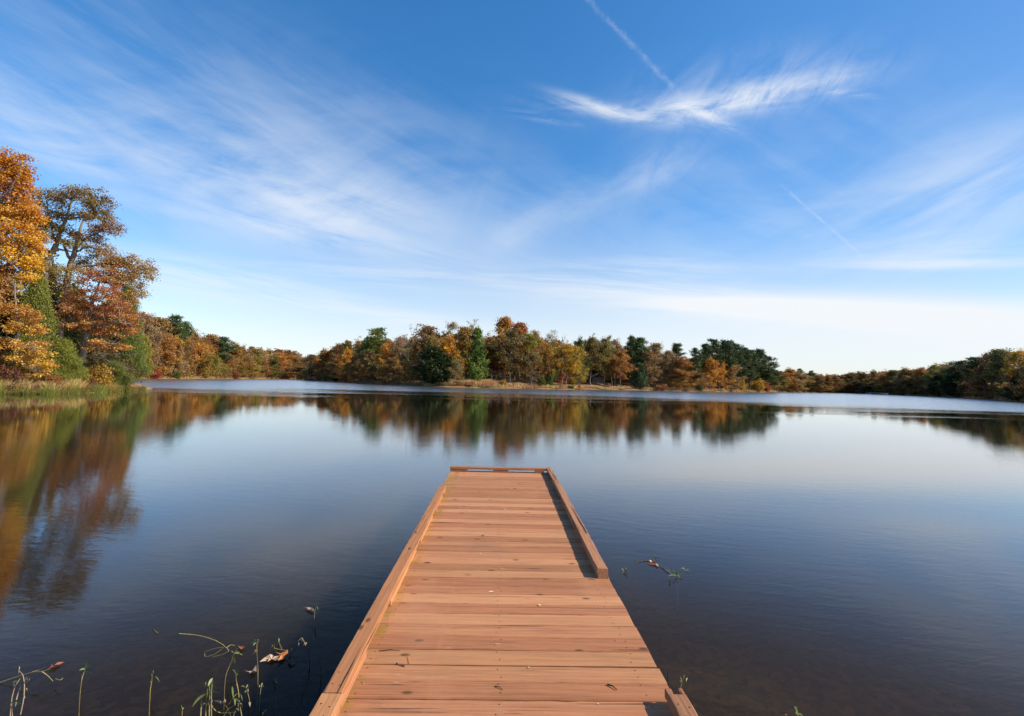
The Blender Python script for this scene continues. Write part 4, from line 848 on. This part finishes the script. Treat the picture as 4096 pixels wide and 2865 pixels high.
under('undergrowth','dark brushwood under the trees of the far right shore',3110,4200,2,42,2600,6.0,(.20,.125,.055),13,leaf=.6)
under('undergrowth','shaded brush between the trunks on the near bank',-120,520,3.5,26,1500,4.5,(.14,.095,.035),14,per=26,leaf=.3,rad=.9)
# fallen leaves lie under everything on the near bank
# ---------------------------------------------------------------- shelters among the trees
def flat_mat(name,c,rough=.8):
    m,g,out=material(name); n=g.noise(None,9,4,.6); bsdf(g,out,g.mix(n,tuple(k*.8 for k in c),tuple(min(1,k*1.15) for k in c)),rough); return m
PALE=flat_mat('pale weathered trim',(.62,.58,.52)); ROOF=flat_mat('dark shingle roof',(.10,.09,.085)); STONE=flat_mat('pale stone post',(.70,.64,.55)); WALL=flat_mat('grey cabin boards',(.15,.13,.115)); DARK=flat_mat('dark opening',(.02,.02,.02))
def gable(name,label,cat,P,rz,L,W,h,rise,posts,wall):
    e=empty(name,P,rz); tag(e,label,cat)
    A=Acc(); ov=.5; x,y=L/2+ov,W/2+ov; t=.12
    for s_ in (-1,1):
        v=[(-x,s_*y,h-.15),(x,s_*y,h-.15),(x,0,h+rise),(-x,0,h+rise)]; v=v+[(a,b,c+t) for a,b,c in v]
        A.add(v,[(0,1,2,3),(4,5,6,7),(0,1,5,4),(1,2,6,5),(2,3,7,6),(3,0,4,7)])
    r_=link('roof',A.mesh('roof'),ROOF,e)
    for sx in (-1,1):
        B=Acc()
        for s_ in (-1,1):
            v=[(sx*(x+.005),s_*(y+.02),h-.32),(sx*(x+.06),s_*(y+.02),h-.32),(sx*(x+.06),0,h+rise-.14),(sx*(x+.005),0,h+rise-.14)]; v=v+[(a,b,c+.30) for a,b,c in v]
            B.add(v,[(0,1,2,3),(4,5,6,7),(0,1,5,4),(1,2,6,5),(2,3,7,6),(3,0,4,7)])
        link('fascia',B.mesh('fascia'),PALE,r_)
    if posts:
        for px_ in (-L/2,0,L/2):
            for py2 in (-W/2,W/2):
                B=Acc(); B.box((px_-.19,py2-.19,-.4),(px_+.19,py2+.19,h-.18)); link('post',B.mesh('post'),STONE,e)
    if wall:
        B=Acc(); B.box((-L/2,-W/2,-.5),(L/2,W/2,h-.16)); link('wall',B.mesh('wall'),WALL,e)
        for k in (-1,1):
            B=Acc(); B.box((k*L*.25-.5,-W/2-.03,1.0),(k*L*.25+.5,-W/2-.003,2.0)); link('window',B.mesh('window'),DARK,e)
    return e
P=spot(1957,22); gable('picnic_shelter','open picnic shelter with pale roof edge and stone posts under the trees of the point','shelter',P,R(62),6.5,5.5,2.55,1.5,True,False)
P=spot(2392,21); gable('cabin','small grey cabin with pale gable boards among the trees by the inlet','cabin',P,R(80),6,5,2.4,1.5,False,True)
# pale edge of the bathing place on the right shore
P0=spot(3462,-.9); P1=spot(3552,-.9); A=Acc(); d=(P1-P0)[:2]; L=float(np.hypot(*d)); A.box((0,-.2,-.5),(L,.2,1.05)); e=empty('retaining_wall',(P0[0],P0[1],0),math.atan2(d[1],d[0])); tag(e,'long low pale wall at the waterline of the dark right shore','low wall')
link('wall_face',A.mesh('wall_face'),STONE,e)
for k in range(7):
    B=Acc(); B.box((L*k/6-.07,.25,0),(L*k/6+.07,.39,1.7)); link('post',B.mesh('post'),WALL,e)
# ---------------------------------------------------------------- weeds in the shallows
STEM=flat_mat('yellow tan stalk',(.33,.24,.075),.6); STEMD=flat_mat('dry brown stalk',(.36,.25,.15),.8); WGREEN=flat_mat('green weed leaf',(.18,.23,.065),.5); WDRY=flat_mat('withered leaf',(.46,.33,.19),.8); WDK=flat_mat('dark wet stalk',(.04,.03,.02),.5)
ORL=flat_mat('orange oak leaf',(.62,.25,.08),.6); PAL_L=flat_mat('pale oak leaf',(.52,.35,.23),.7); REDL=flat_mat('red dead leaf',(.30,.09,.05),.7); DKL=flat_mat('drowned leaf',(.06,.055,.06),.6)
def blade(A,a,b,w,rs,sag=.15):
    a=np.array(a); b=np.array(b); t=b-a; L=np.linalg.norm(t); t/=L+1e-9; s_=unit(np.cross(t,fw+rs.normal(size=3)*.35)); n=5; f=np.linspace(0,1,n); wd=w*np.array([.25,.9,1,.7,.05])
    c=a+f[:,None]*(b-a)+np.outer(np.sin(f*math.pi)*L*sag,np.array([0,0,1.])); nr=np.cross(s_,t)
    v=np.stack([c-s_*wd[:,None]*.5,c+nr*wd[:,None]*.12,c+s_*wd[:,None]*.5],1).reshape(-1,3); q=[]
    for i in range(n-1): q+=[(3*i,3*i+1,3*i+4,3*i+3),(3*i+1,3*i+2,3*i+5,3*i+4)]
    A.add(v,q)
def weed(label,base,stems,leaves_,dep=None,r=.0045,stem=None,leafm=None,dry=(),under=.35,group='weeds standing in the shallows',cat='water weed',seed=0):
    """stems and leaves are given by where they stand against the water: each point at the distance of the foot"""
    rs=np.random.default_rng(seed+abs(int(base[0]))); f=on_plane(base[0],base[1],0.0) if dep is None else None; d=depth_of(f) if dep is None else dep
    P=f if f is not None else at_depth(base[0],base[1],d); e=empty('water_weed',P); tag(e,label,cat,group)
    j=lambda : rs.normal()*.012
    pt=lambda p,dj=0.0: at_depth(p[0],p[1],d+dj)-P
    A=Acc()
    for s_ in stems:
        rr_=r*.46; 
        pts=[pt(p,j()*1.0) for p in s_]
        if under and len(s_)>1 and s_[0]==tuple(base): pts=[pts[0]+np.array([.01,.0,-under])]+pts
        pts=np.array(pts); n=max(6,len(pts)*4); ss=np.linspace(0,len(pts)-1,n); i=np.minimum(ss.astype(int),len(pts)-2); fr_=(ss-i)[:,None]; o=pts[i]*(1-fr_)+pts[i+1]*fr_
        for _ in range(2): o[1:-1]=(o[:-2]+2*o[1:-1]+o[2:])/4
        A.tube(o,np.linspace(rr_*1.15,rr_*.6,n),5)
        for k in range(3,n-1,4): A.tube([o[k]-(o[k]-o[k-1])*.12,o[k]+(o[k+1]-o[k])*.12],[rr_*1.5,rr_*1.5],5)
    link('stalk',A.mesh('stalk',True),stem or STEM,e)
    for (lst,mt) in ((leaves_,leafm or WGREEN),(dry,WDRY)):
        for (a,b,w_) in lst:
            B=Acc(); blade(B,pt(a,j()),pt(b,j()*4),w_*.8,rs); link('leaf',B.mesh('leaf',True),mt,e)
    return e
weed('brown withered weed clump at the water edge with curled heads, tallest one',(40,2868),[((40,2868)),] and [((40,2868),(47,2790),(60,2745),(80,2715)),((82,2858),(96,2790),(98,2735),(92,2700),(78,2685)),((50,2868),(48,2800),(55,2770)),((98,2735),(115,2722),(119,2712)),((65,2800),(78,2755),(84,2740))],[((80,2728),(49,2730),.014),((85,2745),(60,2742),.012),((62,2825),(84,2815),.014),((60,2826),(40,2810),.013),((62,2826),(66,2808),.012)],dep=2.55,r=.006,stem=STEMD,dry=[((78,2685),(74,2698),.018),((100,2790),(92,2803),.02),((104,2755),(110,2768),.02),((50,2750),(60,2752),.02),((98,2728),(110,2722),.02)])
weed('long tan runner with a red leaf at its tip lying on the water',(-12,2734),[((-12,2734),(60,2710),(130,2688),(168,2687),(198,2676)),((168,2687),(190,2702),(212,2725)),((130,2688),(160,2680),(180,2668)),((222,2716),(240,2722),(252,2712))],[],r=.005,under=0)
weed('upright green sprout with crossed leaves standing alone in the water',(319,2776),[(319,2776),] and [((319,2776),(326,2722),(333,2698),(341,2675),(345,2655))],[((340,2680),(356,2635),.016),((340,2676),(317,2682),.012),((340,2676),(364,2668),.012),((344,2686),(367,2704),.018),((328,2720),(333,2692),.016),((338,2690),(342,2680),.012)])
weed('short yellow green sprout with one drooping leaf',(600,2762),[((600,2762),(606,2730),(609,2700))],[((608,2715),(638,2728),.012),((609,2712),(607,2695),.01),((610,2712),(613,2697),.01),((606,2722),(602,2732),.01)],r=.006)
weed('arching yellow runner with a knot of roots on the dark water',(905,2594),[((716,2535),(778,2539),(825,2549),(860,2562),(890,2577),(905,2592)),((905,2592),(925,2578),(941,2584)),((895,2590),(860,2594),(818,2608)),((905,2590),(918,2606),(880,2622),(850,2628)),((895,2590),(860,2618),(820,2630),(818,2610)),((860,2560),(870,2568))],[],r=.0045,under=0,dep=3.05)
weed('small leaf pair afloat beyond the arching runner',(630,2530),[((630,2535),(626,2526),(618,2524))],[((620,2525),(606,2527),.012),((620,2525),(637,2523),.012)],r=.003,under=0)
weed('leaning green weed with four long drooping leaves',(899,2708),[(899,2708),] and [((899,2708),(922,2655),(936,2612),(950,2594))],[((935,2612),(906,2629),.012),((937,2614),(971,2622),.012),((938,2612),(966,2606),.012),((936,2622),(941,2660),.013)],dry=[((932,2632),(928,2655),.016)],r=.0042)
weed('tall thin stalk with a curled tuft on top',(1032,2704),[((1032,2704),(1031,2660),(1027,2610),(1028,2572)),((1028,2600),(1012,2618)),((1028,2572),(1034,2562),(1028,2557))],[((1025,2568),(998,2579),.010),((1026,2566),(1012,2557),.012),((1024,2564),(1010,2570),.010),((1024,2572),(1012,2584),.01)],r=.0045,dry=[((1028,2598),(1018,2608),.012)])
weed('small cross leaved sprout rising from the dark water',(955,2780),[((955,2780),(951,2745),(944,2718),(943,2690))],[((944,2700),(943,2677),.016),((943,2696),(921,2692),.011),((945,2706),(953,2692),.011),((945,2700),(962,2684),.006)],r=.004)
weed('biggest weed clump with broad green leaves over dry brown stalks',(836,2872),[((836,2872),(838,2800),(838,2745)),((822,2872),(826,2800),(830,2755)),((802,2872),(806,2800),(812,2780)),((845,2872),(845,2780),(848,2735))],[((833,2745),(851,2712,),.016),((832,2745),(810,2732),.014),((838,2745),(866,2750),.014),((847,2770),(879,2776),.017),((824,2776),(768,2828),.016),((830,2757),(834,2798),.018),((846,2770),(855,2757),.012),((826,2742),(819,2751),.010)],dep=2.32,r=.006,stem=STEM,dry=[((848,2735),(852,2725),.02),((842,2800),(850,2810),.022),((838,2760),(846,2775),.02),((808,2828),(820,2818),.014),((835,2820),(842,2800),.02)])
weed('tangle of yellow runners and withered curls beside the biggest clump',(935,2872),[((842,2818),(862,2845),(890,2854),(947,2848)),((930,2872),(947,2830)),((915,2818),(933,2790),(948,2774),(958,2780)),((957,2808),(955,2770),(946,2735)),((968,2872),(962,2835),(958,2812)),((925,2872),(912,2835),(900,2820)),((892,2870),(910,2838),(940,2820))],[((933,2790),(928,2745),.012),((958,2780),(970,2805),.012),((934,2794),(955,2808),.012),((940,2822),(935,2815),.018)],dep=2.4,r=.0045,under=0,dry=[((958,2812),(950,2830),.018),((962,2815),(968,2835),.018),((948,2830),(956,2845),.018),((952,2812),(962,2822),.02),((895,2800),(902,2812),.012)])
weed('thin sprout with a dry hanging sheath below two leaves',(1002,2830),[((1002,2830),(995,2785),(986,2760))],[((985,2760),(963,2747),.013),((985,2758),(999,2753),.010),((984,2762),(981,2772),.01)],dry=[((986,2756),(991,2738),.011),((998,2808),(1000,2828),.014),((990,2765),(994,2777),.014)],r=.004)
weed('small bushy topped sprout on a pale stalk',(1039,2798),[((1039,2798),(1042,2765),(1044,2750))],[((1043,2752),(1030,2735),.011),((1044,2750),(1052,2735),.011),((1044,2752),(1043,2738),.01)],dry=[((1046,2752),(1056,2750),.012),((1042,2756),(1036,2750),.01)],r=.004)
weed('dark bent stalk with a dry broken tip near the dock',(1237,2672),[((1237,2672),(1238,2640),(1232,2600),(1224,2582))],[],dry=[((1222,2582),(1212,2562),.009),((1220,2578),(1228,2570),.016)],r=.006,stem=WDK)
weed('dry broken stem folded over above the dark bent stalk',(1222,2582),[((1222,2582),(1214,2562),(1208,2551),(1194,2562),(1193,2585)),((1208,2551),(1209,2563),(1197,2580))],[],dry=[((1196,2578),(1193,2588),.012),((1214,2584),(1221,2580),.014)],dep=2.75,r=.003,stem=STEMD,under=0)
weed('slender green shoots lying crosswise on the dark water',(1130,2600),[((1095,2592),(1110,2597),(1155,2603)),((1128,2597),(1121,2582),(1116,2570)),((1097,2592),(1098,2578))],[((1116,2572),(1115,2557),.012),((1096,2592),(1087,2590),.010),((1116,2572),(1109,2575),.008)],r=.0035,under=0)
weed('tiny yellow green shoot above the orange leaf',(1165,2610),[((1165,2610),(1164,2596))],[((1164,2597),(1157,2588),.014),((1164,2600),(1172,2592),.006)],stem=WDK)
weed('tiny drooping sprout in the dock shadow',(1105,2735),[((1105,2735),(1104,2722),(1106,2712))],[((1104,2720),(1094,2724),.008),((1104,2722),(1089,2721),.006)],dry=[((1104,2726),(1105,2735),.016)],r=.003)
weed('curled dry sprig at the lower edge of the dock shadow',(1050,2862),[((1050,2862),(1058,2845),(1068,2838),(1064,2848))],[],dry=[((1050,2862),(1054,2852),.012)],r=.004,stem=STEMD,under=0)
weed('little forked sprout left of the biggest clump',(728,2862),[((728,2862),(729,2840))],[((729,2840),(720,2838),.011),((729,2840),(736,2834),.011)],r=.003)
weed('green sprout holding a pale leaf off the side of the dock',(1257,2472),[((1257,2472),(1259,2448),(1262,2430))],[((1262,2432),(1269,2417),.013),((1263,2430),(1273,2440),.013),((1258,2448),(1250,2445),.008)],r=.004)
weed('dark submerged stalk close against the dock',(1285,2720),[((1285,2720),(1283,2680),(1277,2640))],[],r=.006,stem=WDK,dry=[])
weed('floating green sprig nearest the cracked rail end',(2495,2287),[((2490,2292),(2497,2280),(2504,2278))],[((2496,2282),(2486,2276),.018),((2498,2281),(2508,2276),.02),((2497,2285),(2509,2287),.016),((2494,2288),(2487,2294),.018)],r=.004,under=0)
weed('green sprig with upright blade leaves right of the dock',(2707,2305),[((2707,2305),(2706,2292)),((2690,2298),(2680,2290),(2660,2275))],[((2706,2302),(2690,2277),.016),((2682,2292),(2675,2268),.016),((2708,2300),(2736,2297),.014),((2706,2304),(2672,2307),.012),((2710,2302),(2719,2317),.016),((2706,2300),(2711,2287),.012)],r=.005)
weed('small pale sprig beyond the upright bladed one',(2745,2285),[((2733,2290),(2745,2284),(2752,2280))],[((2745,2284),(2722,2275),.010),((2747,2283),(2755,2275),.02),((2747,2284),(2766,2297),.010),((2744,2285),(2737,2291),.014)],r=.003,under=0)
weed('weed sprout against the dock edge by the short rail stub',(2722,2752),[((2722,2752),(2726,2735),(2735,2712)),((2726,2735),(2718,2720))],[((2735,2714),(2738,2702),.014),((2728,2730),(2748,2722),.008),((2724,2735),(2706,2720),.008),((2730,2735),(2741,2752),.01),((2728,2728),(2720,2705),.008)],dry=[((2744,2726),(2750,2712),.012)],r=.005)
weed('thin dark stalk at the dock edge above the weed sprout',(2670,2705),[((2670,2705),(2672,2672))],[],r=.004,stem=WDK,under=.2)
weed('pale green sprout at the lower right of the water',(3190,2868),[((3190,2868),(3192,2856))],[((3192,2856),(3177,2826),.014),((3193,2855),(3214,2868),.014),((3190,2858),(3183,2853),.02),((3192,2858),(3196,2850),.018)],r=.006,dep=2.35,under=.15)
weed('tiny floating leaf left of the lower right sprout',(3148,2860),[((3140,2860),(3150,2858))],[((3148,2859),(3138,2861),.008),((3148,2859),(3160,2856),.008)],r=.003,under=0,dep=2.37)
# ---------------------------------------------------------------- leaves afloat and litter
def lobed(label,pts,mat,name='floating_leaf',lift=.004,cat='leaf',plane=0.0,vein=True,group=None):
    """a lobed dead leaf: outline points on the surface, its middle raised"""
    W=np.array([on_plane(x,y,plane) for x,y in pts]); c=W.mean(0); v=(W-c); rs=np.random.default_rng(len(pts)+int(pts[0][0])); v[:,2]=lift+np.abs(rs.normal(size=len(v)))*lift*2.2
    ce=np.array([[0,0,lift*.6]]); n=len(v); V=np.vstack([v,ce,v-[0,0,.0012],ce-[0,0,.0012]]); tr=[(i,(i+1)%n,n) for i in range(n)]+[((i+1)%n+n+1,i+n+1,2*n+1) for i in range(n)]
    me=make_mesh(name,V,np.zeros((0,4),int),None,False,tr); o=link(name,me,mat); o.location=c; tag(o,label,cat,group); return o
lobed('pale orange lobed oak leaf floating by the dark stalks',[(1038,2653),(1058,2640),(1078,2638),(1089,2634),(1088,2624),(1092,2628),(1098,2636),(1116,2632),(1121,2636),(1108,2644),(1120,2648),(1100,2647),(1085,2649),(1070,2654),(1076,2647),(1060,2646)],PAL_L,lift=.006)
lobed('deep orange forked oak leaf overlapping the pale one',[(1100,2628),(1120,2627),(1138,2627),(1142,2619),(1148,2622),(1152,2628),(1140,2634),(1132,2645),(1110,2657),(1120,2640),(1124,2633),(1108,2631)],ORL,lift=.010)
lobed('small pale star shaped leaf left of the tall thin stalk',[(978,2692),(995,2690),(1008,2687),(1014,2690),(1020,2679),(1024,2688),(1026,2692),(1014,2698),(996,2703),(1000,2697),(994,2693)],PAL_L,lift=.006)
lobed('pale leaf caught among the runners of the weed tangle',[(852,2818),(878,2818),(890,2812),(896,2818),(905,2816),(896,2823),(880,2828),(883,2821)],PAL_L,lift=.006,plane=.02)
lobed('curled rust red leaf by the leaning weed',[(950,2600),(956,2593),(968,2589),(972,2592),(982,2594),(974,2599),(966,2606),(956,2604)],REDL,lift=.006)
lobed('red leaf at the tip of the long tan runner',[(192,2683),(206,2672),(204,2664),(214,2668),(232,2660),(257,2655),(240,2664),(216,2676)],REDL,lift=.006)
lobed('pale pointed leaf floating beside the green sprout off the dock',[(1217,2436),(1228,2438),(1244,2440),(1254,2446),(1258,2451),(1246,2449),(1232,2446),(1226,2440)],PAL_L,lift=.006)
lobed('dim blue grey leaf lying in the dock shadow',[(1148,2655),(1162,2651),(1172,2648),(1170,2655),(1186,2656),(1172,2662),(1166,2668),(1158,2662)],DKL,lift=.003)
lobed('small orange scrap on the drifting twig off the right side',[(2597,2251),(2607,2249),(2616,2251),(2612,2254),(2602,2255)],PAL_L,lift=.006)
lobed('pale scrap below the orange one on the drifting twig',[(2622,2262),(2631,2263),(2637,2267),(2631,2270),(2625,2267)],PAL_L,lift=.006)
lobed('dark drowned leaf beneath the drifting twig',[(2590,2256),(2610,2258),(2630,2262),(2622,2265),(2605,2262)],REDL,lift=.004)
p=on_plane(2615,2225); q=on_plane(2625,2258); s0=on_plane(2540,2252)
fallen('drifting_twig','thin dark drifting twig with scraps of leaf right of the dock',[s0+[0,0,.0],on_plane(2580,2245)+[0,0,.004],on_plane(2618,2248)+[0,0,.01],on_plane(2617,2232)+[0,0,.03],on_plane(2625,2224)+[0,0,.03]],.006,6,(.10,.07,.05),3,'twig',.08)
fallen('drifting_twig','dark thread of root trailing from the drifting twig to the bladed sprig',[on_plane(2640,2270)+[0,0,.002],on_plane(2660,2283)+[0,0,.004],on_plane(2675,2296)+[0,0,.002]],.004,7,(.07,.05,.04),2,'twig',.06)
def litter(label,a,b,r,c,name='twig',seed=0):
    z=DECK+.001+r; fallen(name,label,[on_plane(*a,z),(on_plane(*a,z)+on_plane(*b,z))/2+[.004,.003,.004],on_plane(*b,z)],r,seed,c,0,name)
litter('dark forked twig on the boards near the short rail stub',(2430,2738),(2468,2760),.0045,(.06,.035,.02),seed=3)
litter('thin dark stick across a board near the middle',(1517,2604),(1600,2603),.0025,(.07,.03,.015),seed=5)
litter('short brown splinter on the boards near the camera',(1980,2745),(2010,2760),.003,(.12,.06,.03),seed=6)
lobed('tiny curled yellow leaf on the boards',[(1624,2651),(1628,2652),(1634,2662),(1636,2668),(1630,2664)],flat_mat('tiny yellow leaf',(.6,.38,.10)),plane=DECK+.004,lift=.012,name='dead_leaf')
CHIP=flat_mat('white chip',(.62,.52,.42)); TAN_=flat_mat('pale chip',(.66,.50,.28))
for k,(x,y,s_,mt,l) in enumerate([(2115,2670,9,CHIP,'white speck with a dark shadow on a board gap'),(2465,2563,6,CHIP,'white chip near the open edge of the boards'),(2384,2430,5,CHIP,'small white chip on the upper right boards'),(2394,2817,6,CHIP,'white chip close to the short rail stub'),(1922,2216,6,CHIP,'white chip halfway down the boards'),(1968,2368,17,TAN_,'pale flattened leaf scrap in the middle of the boards'),(2160,2422,13,TAN_,'pale splintered knot scrap on the right of the boards'),(1932,2142,9,flat_mat('brown scrap',(.32,.18,.06)),'brown scrap of leaf on the farther boards'),(2020,2040,5,CHIP,'white chip on the far boards'),(1455,2738,7,CHIP,'white chip close to the long side rail')]):
    rs=np.random.default_rng(k); an=np.sort(rs.random(7))*6.28; lobed(l,[(x+s_*.72*math.cos(t)*(.6+.5*rs.random()),y+s_*.26*math.sin(t)*(.6+.5*rs.random())) for t in an],mt,plane=DECK+.0022,lift=.0012,name='wood_chip',cat='scrap')
